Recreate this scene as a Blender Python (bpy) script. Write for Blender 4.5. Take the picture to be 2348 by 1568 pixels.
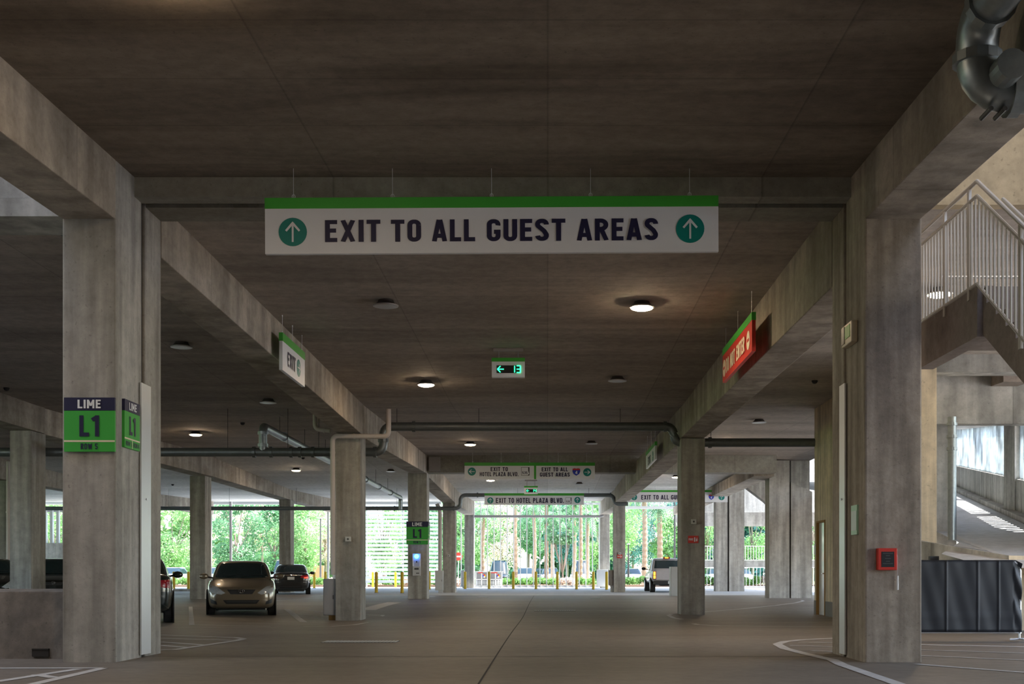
import bpy, math, random
import numpy as np
from mathutils import Vector, Matrix
from mathutils.bvhtree import BVHTree
from mathutils.geometry import tessellate_polygon

for o in list(bpy.data.objects): bpy.data.objects.remove(o)
SC = bpy.context.scene
COL = SC.collection
PI = math.pi

# ------------------------------------------------------------------ camera, sky, sun, exposure
EYE = 0.955                       # eye height; camera looks along +Y
cam_d = bpy.data.cameras.new('camera'); cam = bpy.data.objects.new('camera', cam_d); COL.objects.link(cam)
cam.location = (0, 0, EYE); cam.rotation_euler = (PI/2, 0, 0)
cam_d.sensor_width = 36; cam_d.lens = 36*2800/2348
cam_d.shift_x = -81/2348; cam_d.shift_y = 533/2348
cam_d.clip_start = 0.1; cam_d.clip_end = 600
SC.camera = cam
w = bpy.data.worlds.new('sky'); SC.world = w; w.use_nodes = True
nt = w.node_tree; nt.nodes.clear()
sky = nt.nodes.new('ShaderNodeTexSky'); sky.sky_type = 'NISHITA'
sky.sun_elevation = math.radians(56); sky.sun_rotation = math.radians(125); sky.sun_disc = False
sky.air_density = 1.0; sky.dust_density = 1.6; sky.ozone_density = 1.0
bg = nt.nodes.new('ShaderNodeBackground'); bg.inputs[1].default_value = 0.75
wo = nt.nodes.new('ShaderNodeOutputWorld')
nt.links.new(sky.outputs[0], bg.inputs[0]); nt.links.new(bg.outputs[0], wo.inputs[0])
sun_d = bpy.data.lights.new('sun', 'SUN'); sun_d.energy = 15.0; sun_d.angle = 0.009; sun_d.color = (1, .95, .86)
sun = bpy.data.objects.new('sun', sun_d); COL.objects.link(sun)
sd = Vector((-0.70, -0.25, -1.1)).normalized()      # light travels this way
sun.rotation_euler = sd.to_track_quat('-Z', 'Y').to_euler()
vs = SC.view_settings; vs.view_transform = 'Standard'; vs.look = 'None'; vs.gamma = 1; vs.exposure = 0.55; vs.use_curve_mapping = False
SC.cycles.use_denoising = True
SC.cycles.max_bounces = 8; SC.cycles.diffuse_bounces = 6; SC.cycles.glossy_bounces = 3; SC.cycles.transmission_bounces = 4
SC.cycles.transparent_max_bounces = 8
SC.cycles.sample_clamp_indirect = 6.0; SC.cycles.caustics_reflective = False; SC.cycles.caustics_refractive = False

# ------------------------------------------------------------------ helpers
def P(px, py, Y):
    return Vector(((px-1255)*Y/2800, Y, EYE+(1317-py)*Y/2800))

class MB:
    def __init__(s): s.v = []; s.f = []
    def add(s, vs, fs):
        n = len(s.v); s.v += [tuple(v) for v in vs]; s.f += [tuple(i+n for i in f) for f in fs]; return s
    def box(s, x0, x1, y0, y1, z0, z1):
        return s.add([(x0,y0,z0),(x1,y0,z0),(x1,y1,z0),(x0,y1,z0),(x0,y0,z1),(x1,y0,z1),(x1,y1,z1),(x0,y1,z1)],
                     [(3,2,1,0),(4,5,6,7),(0,1,5,4),(1,2,6,5),(2,3,7,6),(3,0,4,7)])
    def hexa(s, p):   # 8 points, same order as box
        return s.add(p, [(3,2,1,0),(4,5,6,7),(0,1,5,4),(1,2,6,5),(2,3,7,6),(3,0,4,7)])
    def tube(s, pts, r, n=10, cap=True):
        pts = [Vector(p) for p in pts]; rs = r if isinstance(r, (list, tuple)) else [r]*len(pts)
        vs = []; up = None
        for i, p in enumerate(pts):
            if i == 0: t = pts[1]-p
            elif i == len(pts)-1: t = p-pts[i-1]
            else: t = (pts[i+1]-p).normalized()+(p-pts[i-1]).normalized()
            t.normalize()
            if up is None: up = t.orthogonal().normalized()
            up = (up - t*up.dot(t)).normalized(); b = t.cross(up)
            for k in range(n):
                a = 2*PI*k/n; vs.append(p+(up*math.cos(a)+b*math.sin(a))*rs[i])
        fs = []
        for i in range(len(pts)-1):
            for k in range(n):
                k2 = (k+1) % n; fs.append((i*n+k, i*n+k2, (i+1)*n+k2, (i+1)*n+k))
        if cap: fs.append(tuple(range(n))[::-1]); fs.append(tuple((len(pts)-1)*n+k for k in range(n)))
        return s.add(vs, fs)
    def lathe(s, prof, c=(0,0,0), n=24, axis='z'):
        vs = []
        for r, z in prof:
            for k in range(n):
                a = 2*PI*k/n; x, y = r*math.cos(a), r*math.sin(a)
                p = (x, y, z) if axis == 'z' else ((x, z, y) if axis == 'y' else (z, x, y))
                vs.append((c[0]+p[0], c[1]+p[1], c[2]+p[2]))
        fs = [(i*n+k, i*n+(k+1)%n, (i+1)*n+(k+1)%n, (i+1)*n+k) for i in range(len(prof)-1) for k in range(n)]
        fs.append(tuple(range(n))[::-1]); fs.append(tuple((len(prof)-1)*n+k for k in range(n)))
        return s.add(vs, fs)
    def poly(s, pts2, y0, y1):   # polygon in XZ extruded along Y
        n = len(pts2)
        vs = [(x, y0, z) for x, z in pts2]+[(x, y1, z) for x, z in pts2]
        fs = [(i, (i+1) % n, n+(i+1) % n, n+i) for i in range(n)]
        tri = tessellate_polygon([[Vector((x, z, 0)) for x, z in pts2]])
        fs += [tuple(t) for t in tri]+[tuple(n+i for i in t[::-1]) for t in tri]
        return s.add(vs, fs)
    def polyx(s, pts2, x0, x1):  # polygon in YZ extruded along X
        n = len(pts2)
        vs = [(x0, y, z) for y, z in pts2]+[(x1, y, z) for y, z in pts2]
        fs = [(i, (i+1) % n, n+(i+1) % n, n+i) for i in range(n)]
        tri = tessellate_polygon([[Vector((y, z, 0)) for y, z in pts2]])
        fs += [tuple(t) for t in tri]+[tuple(n+i for i in t[::-1]) for t in tri]
        return s.add(vs, fs)

def obj(name, mb, m, parent=None, loc=(0,0,0), rot=(0,0,0), smooth=False, bevel=0, sub=0, recalc=True):
    me = bpy.data.meshes.new(name)
    if isinstance(mb, MB):
        me.from_pydata(mb.v, [], mb.f)
        if recalc:
            import bmesh
            b = bmesh.new(); b.from_mesh(me); bmesh.ops.recalc_face_normals(b, faces=b.faces); b.to_mesh(me); b.free()
    else: me = mb
    me.materials.clear(); me.materials.append(m)
    if smooth: me.shade_smooth()
    o = bpy.data.objects.new(name, me); COL.objects.link(o)
    o.location = loc; o.rotation_euler = rot
    if parent: o.parent = parent
    if bevel:
        md = o.modifiers.new('bevel', 'BEVEL'); md.width = bevel; md.segments = 2; md.limit_method = 'ANGLE'; md.angle_limit = 0.6
    if sub:
        md = o.modifiers.new('sub', 'SUBSURF'); md.levels = sub; md.render_levels = sub
    return o
def smooth_angle(o, a=40):
    try: o.data.set_sharp_from_angle(angle=math.radians(a))
    except Exception: pass
def tag(o, label, cat, group=None):
    o['label'] = label; o['category'] = cat
    if group: o['group'] = group
    return o
def struct(name, mb, m, label=None, **k):
    o = obj(name, mb, m, **k); o['kind'] = 'structure'
    if label: o['label'] = label
    return o
def thing(name, label, cat, loc=(0,0,0), rot=(0,0,0), group=None):
    o = bpy.data.objects.new(name, None); COL.objects.link(o); o.empty_display_size = .1
    o.location = loc; o.rotation_euler = rot
    return tag(o, label, cat, group)
def copy_tree(o, parent=None):
    c = o.copy(); COL.objects.link(c)
    if parent: c.parent = parent
    for ch in [x for x in KIDS.get(o.name, o.children)]: copy_tree(ch, c)
    return c
KIDS = {}
def dup(root, loc, label, rotz=None, group=None):
    c = copy_tree(root); c.location = loc
    if rotz is not None: c.rotation_euler = (0, 0, rotz)
    c['label'] = label
    if group: c['group'] = group
    return c

# ------------------------------------------------------------------ materials
def newmat(name):
    m = bpy.data.materials.new(name); m.use_nodes = True
    return m, m.node_tree, m.node_tree.nodes['Principled BSDF']
def mat(name, c, rough=.6, metal=0, emit=None, es=0, var=.06, nscale=6, coat=0, spec=.5):
    m, n, b = newmat(name)
    b.inputs['Roughness'].default_value = rough; b.inputs['Metallic'].default_value = metal
    b.inputs['Specular IOR Level'].default_value = spec
    if coat: b.inputs['Coat Weight'].default_value = coat; b.inputs['Coat Roughness'].default_value = .05
    tc = n.nodes.new('ShaderNodeTexCoord'); no = n.nodes.new('ShaderNodeTexNoise'); no.inputs['Scale'].default_value = nscale
    no.inputs['Detail'].default_value = 3
    mr = n.nodes.new('ShaderNodeMapRange'); mr.inputs[3].default_value = 1-var; mr.inputs[4].default_value = 1+var
    hs = n.nodes.new('ShaderNodeHueSaturation'); hs.inputs['Color'].default_value = (*c, 1)
    n.links.new(tc.outputs['Object'], no.inputs[0]); n.links.new(no.outputs[0], mr.inputs[0])
    n.links.new(mr.outputs[0], hs.inputs['Value']); n.links.new(hs.outputs[0], b.inputs['Base Color'])
    if emit: b.inputs['Emission Color'].default_value = (*emit, 1); b.inputs['Emission Strength'].default_value = es
    return m
def ramp(n, stops):
    r = n.nodes.new('ShaderNodeValToRGB'); e = r.color_ramp.elements
    e[0].position, e[0].color = stops[0][0], (*stops[0][1], 1); e[1].position, e[1].color = stops[-1][0], (*stops[-1][1], 1)
    for p_, c_ in stops[1:-1]:
        x = e.new(p_); x.color = (*c_, 1)
    return r
def g(v): return (v, v, v)
def mix(n, a, b, fac, mode='MIX'):
    x = n.nodes.new('ShaderNodeMix'); x.data_type = 'RGBA'; x.blend_type = mode
    for s_, v_ in ((0, fac), (6, a), (7, b)):
        if hasattr(v_, 'links') or hasattr(v_, 'is_linked'): n.links.new(v_, x.inputs[s_])
        else: x.inputs[s_].default_value = v_ if isinstance(v_, (int, float)) else (*v_, 1)
    return x.outputs[2]
def concrete(name, base, dark, stretch=(1,1,1), scale=1.0, joints=None, streak=None, rough=.85, bump=.15, contrast=1.0):
    m, n, b = newmat(name); L = n.links.new
    tc = n.nodes.new('ShaderNodeTexCoord')
    mp = n.nodes.new('ShaderNodeMapping'); mp.inputs['Scale'].default_value = stretch; L(tc.outputs['Object'], mp.inputs[0])
    n1 = n.nodes.new('ShaderNodeTexNoise'); n1.inputs['Scale'].default_value = .45*scale; n1.inputs['Detail'].default_value = 8; n1.inputs['Roughness'].default_value = .62
    n1.inputs['Distortion'].default_value = .6
    L(mp.outputs[0], n1.inputs[0])
    r1 = ramp(n, [(.5-.2/contrast, dark), (.5+.17/contrast, base)]); L(n1.outputs[0], r1.inputs[0])
    n2 = n.nodes.new('ShaderNodeTexNoise'); n2.inputs['Scale'].default_value = 5*scale; n2.inputs['Detail'].default_value = 6
    n2.inputs['Roughness'].default_value = .7; L(tc.outputs['Object'], n2.inputs[0])
    r2 = ramp(n, [(.3, g(.78)), (.7, g(1.14))]); L(n2.outputs[0], r2.inputs[0])
    c = mix(n, r1.outputs[0], r2.outputs[0], 1.0, 'MULTIPLY')
    n3 = n.nodes.new('ShaderNodeTexNoise'); n3.inputs['Scale'].default_value = 26*scale; n3.inputs['Detail'].default_value = 3; L(tc.outputs['Object'], n3.inputs[0])
    r3 = ramp(n, [(.27, g(.45)), (.36, g(1))]); L(n3.outputs[0], r3.inputs[0])      # pin holes
    c = mix(n, c, r3.outputs[0], .5, 'MULTIPLY')
    if streak:
        mp2 = n.nodes.new('ShaderNodeMapping'); mp2.inputs['Scale'].default_value = streak; L(tc.outputs['Object'], mp2.inputs[0])
        n4 = n.nodes.new('ShaderNodeTexNoise'); n4.inputs['Scale'].default_value = 1.0; n4.inputs['Detail'].default_value = 5; L(mp2.outputs[0], n4.inputs[0])
        r4 = ramp(n, [(.38, g(.62)), (.62, g(1.12))]); L(n4.outputs[0], r4.inputs[0])
        c = mix(n, c, r4.outputs[0], .8, 'MULTIPLY')
    if joints:
        jx, jy, jd = joints[:3]
        sp = n.nodes.new('ShaderNodeSeparateXYZ'); L(tc.outputs['Object'], sp.inputs[0])
        for ax, step in ((0, jx), (1, jy), (2, joints[3] if len(joints) > 3 else 0)):
            if not step: continue
            a1 = n.nodes.new('ShaderNodeMath'); a1.operation = 'DIVIDE'; a1.inputs[1].default_value = step; L(sp.outputs[ax], a1.inputs[0])
            a2 = n.nodes.new('ShaderNodeMath'); a2.operation = 'FRACT'; L(a1.outputs[0], a2.inputs[0])
            wd = jd/step
            r5 = ramp(n, [(0, g(.55)), (wd, g(1)), (1-wd*.2, g(1)), (1, g(.7))]); L(a2.outputs[0], r5.inputs[0])
            c = mix(n, c, r5.outputs[0], .75, 'MULTIPLY')
            fl = n.nodes.new('ShaderNodeMath'); fl.operation = 'FLOOR'; L(a1.outputs[0], fl.inputs[0])
            wn = n.nodes.new('ShaderNodeTexWhiteNoise'); wn.noise_dimensions = '1D'; L(fl.outputs[0], wn.inputs['W'])
            r6 = ramp(n, [(0, g(.9)), (1, g(1.08))]); L(wn.outputs[0], r6.inputs[0])
            c = mix(n, c, r6.outputs[0], 1.0, 'MULTIPLY')
    L(c, b.inputs['Base Color']); b.inputs['Roughness'].default_value = rough; b.inputs['Specular IOR Level'].default_value = .3
    bp = n.nodes.new('ShaderNodeBump'); bp.inputs['Strength'].default_value = bump; bp.inputs['Distance'].default_value = .03
    L(n2.outputs[0], bp.inputs['Height']); L(bp.outputs[0], b.inputs['Normal'])
    return m

M = {}
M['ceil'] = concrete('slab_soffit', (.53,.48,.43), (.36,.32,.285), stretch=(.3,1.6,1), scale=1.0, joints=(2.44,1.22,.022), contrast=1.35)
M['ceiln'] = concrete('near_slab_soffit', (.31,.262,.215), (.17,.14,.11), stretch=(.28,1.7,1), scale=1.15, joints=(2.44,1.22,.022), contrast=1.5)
M['ceil_lit'] = concrete('daylight_tinted_soffit', (.78,.77,.74), (.66,.65,.62), stretch=(.35,1.5,1), scale=1.0, joints=(2.44,1.22,.02), contrast=1.1)  # soffit copy lightened to carry daylight from the far openings
M['beam'] = concrete('beam_concrete', (.47,.42,.36), (.28,.235,.19), stretch=(1,.5,1.4), scale=1.3, joints=(0,2.44,.025), streak=(2.5,2.5,.35))
M['tbeam'] = concrete('cross_beam_concrete', (.40,.40,.355), (.25,.225,.19), stretch=(.6,1,1), scale=1.3, joints=(2.44,0,.03))
M['col'] = concrete('column_concrete', (.47,.455,.425), (.31,.285,.25), stretch=(2.0,2.0,.35), scale=1.0, streak=(5,5,.35), bump=.25)
M['colr'] = concrete('stained_column_concrete', (.47,.41,.34), (.27,.22,.18), stretch=(1.3,1.3,.6), scale=1.3, streak=(7,7,.5), bump=.3)
M['wallc'] = concrete('wall_concrete', (.55,.55,.53), (.40,.385,.36), stretch=(1,1,.5), scale=.9, streak=(3,3,.4), joints=(2.44,2.44,.03))
M['para'] = concrete('parapet_concrete', (.50,.43,.37), (.22,.205,.19), stretch=(1.2,1.2,.7), scale=1.6, streak=(2.2,2.2,.3), contrast=1.2)
M['floor'] = concrete('floor_concrete', (.255,.225,.195), (.165,.143,.122), stretch=(.25,1.0,1), scale=1.0, rough=.52, bump=.05)
M['apron'] = concrete('apron_concrete', (.58,.59,.60), (.50,.51,.52), stretch=(.4,1,1), scale=.6, rough=.8, bump=.05)
M['rampf'] = concrete('ramp_floor_concrete', (.60,.62,.65), (.48,.50,.52), stretch=(.6,1,1), scale=.8, rough=.75, bump=.1)
M['stair'] = concrete('stair_concrete', (.33,.28,.25), (.23,.19,.17), scale=1.5, stretch=(1,1,.6))
M['beige'] = concrete('beige_painted_wall', (.78,.66,.48), (.70,.59,.42), scale=.5, streak=(4,4,.3), bump=.05)
M['tan'] = concrete('warm_light_tinted_concrete', (.50,.41,.27), (.40,.32,.205), scale=.8, joints=(0,0,.04,3.9), bump=.1)  # tan stands in for warm light falling on the stair fascia
M['base'] = mat('grey_wall_base', (.19,.17,.155), .7)
M['joint'] = mat('dark_joint_filler', (.035,.032,.03), .9)
M['steel'] = mat('brushed_steel', (.74,.77,.82), .34, .55, var=.03)
M['galv'] = mat('galvanised_steel', (.33,.37,.38), .38, .75, var=.25, nscale=14)
M['galvd'] = mat('dark_galvanised_pipe', (.17,.19,.195), .42, .55, var=.2, nscale=9)
M['chrome'] = mat('chrome', (.7,.7,.72), .12, 1.0)
M['pvc'] = mat('offwhite_pvc', (.52,.47,.45), .5)
M['white'] = mat('white_paint', (.8,.8,.8), .5)
M['signw'] = mat('sign_white', (.80,.82,.86), .45, var=.02)
M['green'] = mat('sign_green', (.055,.42,.045), .45, var=.02)
M['lime'] = mat('sign_lime_green', (.045,.40,.05), .5, var=.03)
M['navy'] = mat('sign_navy', (.012,.012,.055), .5)
M['teal'] = mat('sign_teal', (.0,.22,.19), .45)
M['red'] = mat('sign_red', (.62,.035,.02), .45)
M['blue'] = mat('shield_blue', (.03,.06,.5), .45)
M['creamtx'] = mat('cream_lettering', (.82,.72,.55), .5)
M['black'] = mat('black_plastic', (.012,.012,.013), .5)
M['dkgrey'] = mat('dark_grey_metal', (.06,.06,.06), .5)
M['grey'] = mat('grey_enamel', (.34,.33,.33), .5)
M['lgrey'] = mat('light_grey_enamel', (.52,.53,.53), .5)
M['louv'] = mat('louvre_shaded_white', (.40,.43,.45), .5)  # white slats darkened to bluish grey for their shaded side
M['line'] = mat('worn_white_road_paint', (.56,.56,.56), .7, var=.22, nscale=5)
M['yellow'] = mat('bollard_yellow', (.60,.40,.01), .5, var=.12)
M['rail'] = mat('galvanised_rail', (.55,.52,.47), .4, .4, var=.05)
M['railp'] = mat('painted_picket', (.60,.58,.53), .5, .1)
M['wood'] = mat('timber_block', (.30,.17,.05), .8)
M['led'] = mat('green_led', (0,.1,.05), .5, emit=(.03,1,.32), es=2.2)
M['ledblue'] = mat('blue_beacon', (0,.05,.3), .5, emit=(.03,.22,1), es=14)
M['lamp'] = mat('lit_lens', (1,.9,.75), .5, emit=(1,.74,.47), es=150)
M['lens'] = mat('unlit_lens', (.42,.39,.37), .3)
M['fixture'] = mat('lamp_housing', (.10,.09,.085), .5, .3)
M['ring'] = mat('lamp_trim_ring', (.55,.55,.56), .35, .6)
M['bark'] = mat('bark', (.24,.19,.15), .9, var=.3, nscale=12)
M['palmt'] = mat('palm_trunk', (.34,.25,.17), .9, var=.35, nscale=9)
M['soil'] = mat('mulch', (.16,.10,.065), .95, var=.3)
M['asph'] = mat('pale_paving', (.62,.62,.61), .85)
M['grass'] = mat('lawn', (.16,.27,.07), .95, var=.3, nscale=3)
M['brick'] = mat('orange_brown_wall', (.50,.27,.15), .8)
M['tyre'] = mat('tyre_rubber', (.018,.018,.019), .75)
M['glassd'] = mat('dark_car_glass', (.015,.03,.035), .06, 0, spec=.7)
M['gold'] = mat('gold_metallic_paint', (.20,.16,.11), .30, .4, coat=1)
M['blackp'] = mat('black_car_paint', (.012,.014,.016), .25, .2, coat=1)
M['dgreenp'] = mat('dark_green_car_paint', (.012,.022,.022), .25, .2, coat=1)
M['silver'] = mat('silver_truck_paint', (.42,.40,.42), .35, .3, coat=.6)
M['whitep'] = mat('white_car_paint', (.75,.75,.75), .3, .0, coat=.6)
M['headl'] = mat('headlamp_lens', (.52,.55,.57), .12, .3, var=.4, nscale=30)
M['tailr'] = mat('tail_lamp_red', (.28,.01,.02), .2)
M['tailrl'] = mat('tail_lamp_glow', (.5,.01,.02), .2, emit=(1,.05,.02), es=1.6)
M['tailyl'] = mat('tail_lamp_lit', (.6,.2,.02), .2, emit=(1,.42,.03), es=3.5)
M['fabric'] = mat('black_barrier_fabric', (.012,.014,.020), .55, var=.3, nscale=3)
M['fluor'] = mat('beacon_white', (.8,.8,.8), .4)
def leafmat(name, c, tr=.35):
    m, n, b = newmat(name); L = n.links.new
    tc = n.nodes.new('ShaderNodeTexCoord'); no = n.nodes.new('ShaderNodeTexNoise'); no.inputs['Scale'].default_value = 1.1; no.inputs['Detail'].default_value = 4
    L(tc.outputs['Object'], no.inputs[0]); r = ramp(n, [(.3, tuple(x*.6 for x in c)), (.7, tuple(min(1, x*1.45) for x in c))]); L(no.outputs[0], r.inputs[0])
    L(r.outputs[0], b.inputs['Base Color']); b.inputs['Roughness'].default_value = .55
    t = n.nodes.new('ShaderNodeBsdfTranslucent'); L(r.outputs[0], t.inputs[0])
    mx = n.nodes.new('ShaderNodeMixShader'); mx.inputs[0].default_value = tr
    L(b.outputs[0], mx.inputs[1]); L(t.outputs[0], mx.inputs[2]); L(mx.outputs[0], n.nodes['Material Output'].inputs[0])
    return m
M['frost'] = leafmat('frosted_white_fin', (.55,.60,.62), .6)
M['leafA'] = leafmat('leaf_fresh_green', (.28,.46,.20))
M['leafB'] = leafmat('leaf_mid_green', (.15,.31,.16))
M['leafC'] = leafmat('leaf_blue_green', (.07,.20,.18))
M['leafR'] = leafmat('leaf_overexposed_tint', (.72,.60,.52))  # pinkish white paints in the overexposed look of sunlit leaves
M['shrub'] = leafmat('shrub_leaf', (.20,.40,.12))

# ------------------------------------------------------------------ narrow block lettering drawn from strokes
SW = .185                                     # stroke width for cap height 1
def arc(cx, cz_, rx, rz_, a0, a1, n=7): return [(cx+rx*math.cos(math.radians(a0+(a1-a0)*i/n)), cz_+rz_*math.sin(math.radians(a0+(a1-a0)*i/n))) for i in range(n+1)]
def glyph(ch, s=SW):
    h = s/2; W = .52; l, r_, b, t = h, W-h, h, 1-h; q = .155; mid = .53
    c = ch
    if c == 'E': return .46, [[(h,0),(h,1)], [(h,b),(.46,b)], [(h,t),(.46,t)], [(h,.52),(.42,.52)]]
    if c == 'F': return .45, [[(h,0),(h,1)], [(h,t),(.45,t)], [(h,.50),(.41,.50)]]
    if c == 'X': return .58, [[(h*1.1,0),(.58-h*1.1,1)], [(h*1.1,1),(.58-h*1.1,0)]]
    if c == 'I': return s, [[(h,0),(h,1)]]
    if c == 'T': return .52, [[(.26,0),(.26,1)], [(0,t),(.52,t)]]
    if c in 'O0': return W, [arc(r_-q,t-q,q,q,0,90)+arc(l+q,t-q,q,q,90,180)+arc(l+q,b+q,q,q,180,270)+arc(r_-q,b+q,q,q,270,360)+[(r_,t-q)]]
    if c == 'A': return .60, [[(h,0),(.30-.02,1)], [(.60-h,0),(.30+.02,1)], [(.14,.26),(.46,.26)]]
    if c == 'L': return .44, [[(h,0),(h,1)], [(h,b),(.44,b)]]
    if c == 'G': return W, [arc(r_-q,t-q,q,q,-15,90)+arc(l+q,t-q,q,q,90,180)+arc(l+q,b+q,q,q,180,270)+arc(r_-q,b+q,q,q,270,360)+[(r_,.5)], [(.27,.5-h+.02),(W,.5-h+.02)]]
    if c == 'U': return W, [[(l,1),(l,b+q)]+arc(l+q,b+q,q,q,180,270)+arc(r_-q,b+q,q,q,270,360)+[(r_,1)]]
    if c == 'S': return .52, [arc(r_-q,t-q,q,q,-5,90)+arc(l+q,t-q,q,q,90,210,8)+[(.34,.45)]+arc(r_-q,b+q,q,q,30,-90,8)+arc(l+q,b+q,q,q,270,185)]
    if c == 'R': return .54, [[(h,0),(h,1)], [(h,t)]+arc(r_-.2,t-.19,.2,.19,90,-90,10)+[(h,t-.38)], [(.26,.48),(.54-h,0)]]
    if c == 'P': return .53, [[(h,0),(h,1)], [(h,t)]+arc(r_-.2,t-.2,.2,.2,90,-90,10)+[(h,t-.40)]]
    if c == 'B': return .53, [[(h,0),(h,1)], [(h,t)]+arc(r_-.19,t-.18,.18,.18,90,-90,10)+[(h,t-.36)], [(h,t-.37)]+arc(r_-.2,(b+t-.37)/2,.2,(t-.37-b)/2,90,-90,10)+[(h,b)]]
    if c == 'D': return .54, [[(h,0),(h,1)], [(h,t)]+arc(.54-h-q,t-q,q,q,90,0)+arc(.54-h-q,b+q,q,q,0,-90)+[(h,b)]]
    if c == 'H': return .53, [[(h,0),(h,1)], [(.53-h,0),(.53-h,1)], [(h,.52),(.53-h,.52)]]
    if c == 'N': return .55, [[(h,0),(h,1)], [(.55-h,0),(.55-h,1)], [(h,1-.02),(.55-h,.02)]]
    if c == 'M': return .68, [[(h,0),(h,1)], [(.68-h,0),(.68-h,1)], [(h,.98),(.34,.30)], [(.68-h,.98),(.34,.30)]]
    if c == 'W': return .78, [[(h,1),(.22,0)], [(.22,0),(.39,.9)], [(.39,.9),(.56,0)], [(.56,0),(.78-h,1)]]
    if c == 'V': return .58, [[(h,1),(.29,0)], [(.58-h,1),(.29,0)]]
    if c == 'Z': return .50, [[(0,t),(.50,t)], [(0,b),(.50,b)], [(.50-h,t),(h,b)]]
    if c == 'Y': return .58, [[(h,1),(.29,.45)], [(.58-h,1),(.29,.45)], [(.29,.5),(.29,0)]]
    if c == 'C': return W, [arc(r_-q,t-q,q,q,-15,90)+arc(l+q,t-q,q,q,90,180)+arc(l+q,b+q,q,q,180,270)+arc(r_-q,b+q,q,q,270,375)]
    if c == '1': return .34, [[(.34-h,0),(.34-h,1)], [(.34-h,.93),(.02,.78)]]
    if c == '3': return .50, [arc(.25,t-.2,.25-h,.2,170,-80,10), arc(.25,b+.22,.25-h,.22,80,-170,10)]
    if c == '4': return .54, [[(.40,0),(.40,1)], [(.38,.96),(.06,.30)], [(.02,.28),(.54,.28)]]
    if c == '5': return .50, [[(.47,t),(h,t)], [(h,1),(h,.5)], [(h,.52)]+arc(.25,b+.225,.25-h,.225,95,-165,12)]
    if c == '.': return s, [[(h,0),(h,s)]]
    return .26, []
def text_mesh(s, wid, hei, bold=.018, **kw):
    mb = MB(); jy = 0; x0 = 0; sw = SW*(1+(bold-.018)*3); lw = 0
    for ch in s:
        w_, strokes = glyph(ch)
        for st_ in strokes:
            st_ = [p_ for i_, p_ in enumerate(st_) if i_ == 0 or abs(p_[0]-st_[i_-1][0])+abs(p_[1]-st_[i_-1][1]) > 1e-4]
            n = len(st_); closed = False; vs = []
            for i, p_ in enumerate(st_):
                a = st_[max(i-1, 0)]; b = st_[min(i+1, n-1)]
                if 0 < i < n-1:
                    d1_ = Vector((p_[0]-a[0], p_[1]-a[1])).normalized(); d2_ = Vector((b[0]-p_[0], b[1]-p_[1])).normalized()
                    t_ = (d1_+d2_); t_ = t_.normalized() if t_.length > 1e-6 else d1_; k_ = 1/max(.4, t_.dot(d1_))
                else: t_ = Vector((b[0]-a[0], b[1]-a[1])).normalized(); k_ = 1
                nx_, nz_ = -t_.y*sw/2*k_, t_.x*sw/2*k_
                vs += [(x0+p_[0]+nx_, p_[1]+nz_), (x0+p_[0]-nx_, p_[1]-nz_)]
            f = [(2*i, 2*i+1, 2*i+3, 2*i+2) for i in range(n-1)]
            k0 = len(mb.v); jy += .0007; mb.v += [(x, -jy, min(1, max(0, z))) for x, z in vs]; mb.f += [tuple(q+k0 for q in ff) for ff in f]
        x0 += w_+.115; lw = x0-.115
    mb.v = [((x/lw-.5)*wid, y*min(1, hei/.12), (z-.5)*hei) for x, y, z in mb.v]
    return mb
def lettering(s, wid, hei, m, parent, loc, name='lettering', bold=.018, rot=(0,0,0)):
    mb = text_mesh(s, wid, hei, bold=bold)
    o = obj(name, mb, m, parent, loc, rot, recalc=False)
    return o
# ------------------------------------------------------------------ building structure
def hz(X, Y):
    z = -.09*math.exp(-((Y-30)/8)**2) - .12*math.exp(-(((X+5)/2.2)**2+((Y-30.5)/5)**2))
    if Y > 55: z += .004*min(Y-55, 20)
    return z
def grid_floor(name, m, xs, ys, f, label=None):
    mb = MB(); nx = len(xs)
    mb.v = [(x, y, f(x, y)) for y in ys for x in xs]
    mb.f = [(j*nx+i, j*nx+i+1, (j+1)*nx+i+1, (j+1)*nx+i) for j in range(len(ys)-1) for i in range(nx-1)]
    return struct(name, mb, m, label, smooth=True)
def rng(a, b, s): 
    n = max(1, int(round((b-a)/s))); return [a+(b-a)*i/n for i in range(n+1)]
grid_floor('floor', M['floor'], rng(-46, 22, 1.0), rng(-36, 56, 1.0), hz)
grid_floor('apron_floor', M['apron'], rng(-60, 34, 2), rng(56, 84, 2), lambda x, y: hz(x, y)-.001)
G_OUT = hz(0, 84)
struct('ground_outside', MB().box(-160, 160, 84, 88.5, -.5, G_OUT-.02), M['asph'])
struct('planting_bed_ground', MB().box(-160, 160, 88.5, 97, -.5, G_OUT+.10), M['soil'])
struct('road_outside', MB().box(-160, 160, 97, 104, -.5, G_OUT-.03), M['asph'])
struct('lawn_ground', MB().box(-260, 260, 104, 420, -.5, G_OUT), M['grass'])
struct('courtyard_ground', MB().box(-46.5, -46.05, -14, 84, -.5, 0), M['asph'])
struct('side_ground', MB().box(22, 120, -40, 84, -.5, -.02), M['asph'])
struct('rear_ground', MB().box(-46, 22, -60, -36, -.5, -.02), M['asph'])
struct('side_ground', MB().box(-160, -46, -60, 84, -.5, -.02), M['grass'])

def prism(name, X0, X1, YA, YB, zbA, zbB, ztA, ztB, m, label=None, kind='structure', bevel=0):
    mb = MB().hexa([(X0,YA,zbA),(X1,YA,zbA),(X1,YB,zbB),(X0,YB,zbB),(X0,YA,ztA),(X1,YA,ztA),(X1,YB,ztB),(X0,YB,ztB)])
    return struct(name, mb, m, label, bevel=bevel)
E = EYE
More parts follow.
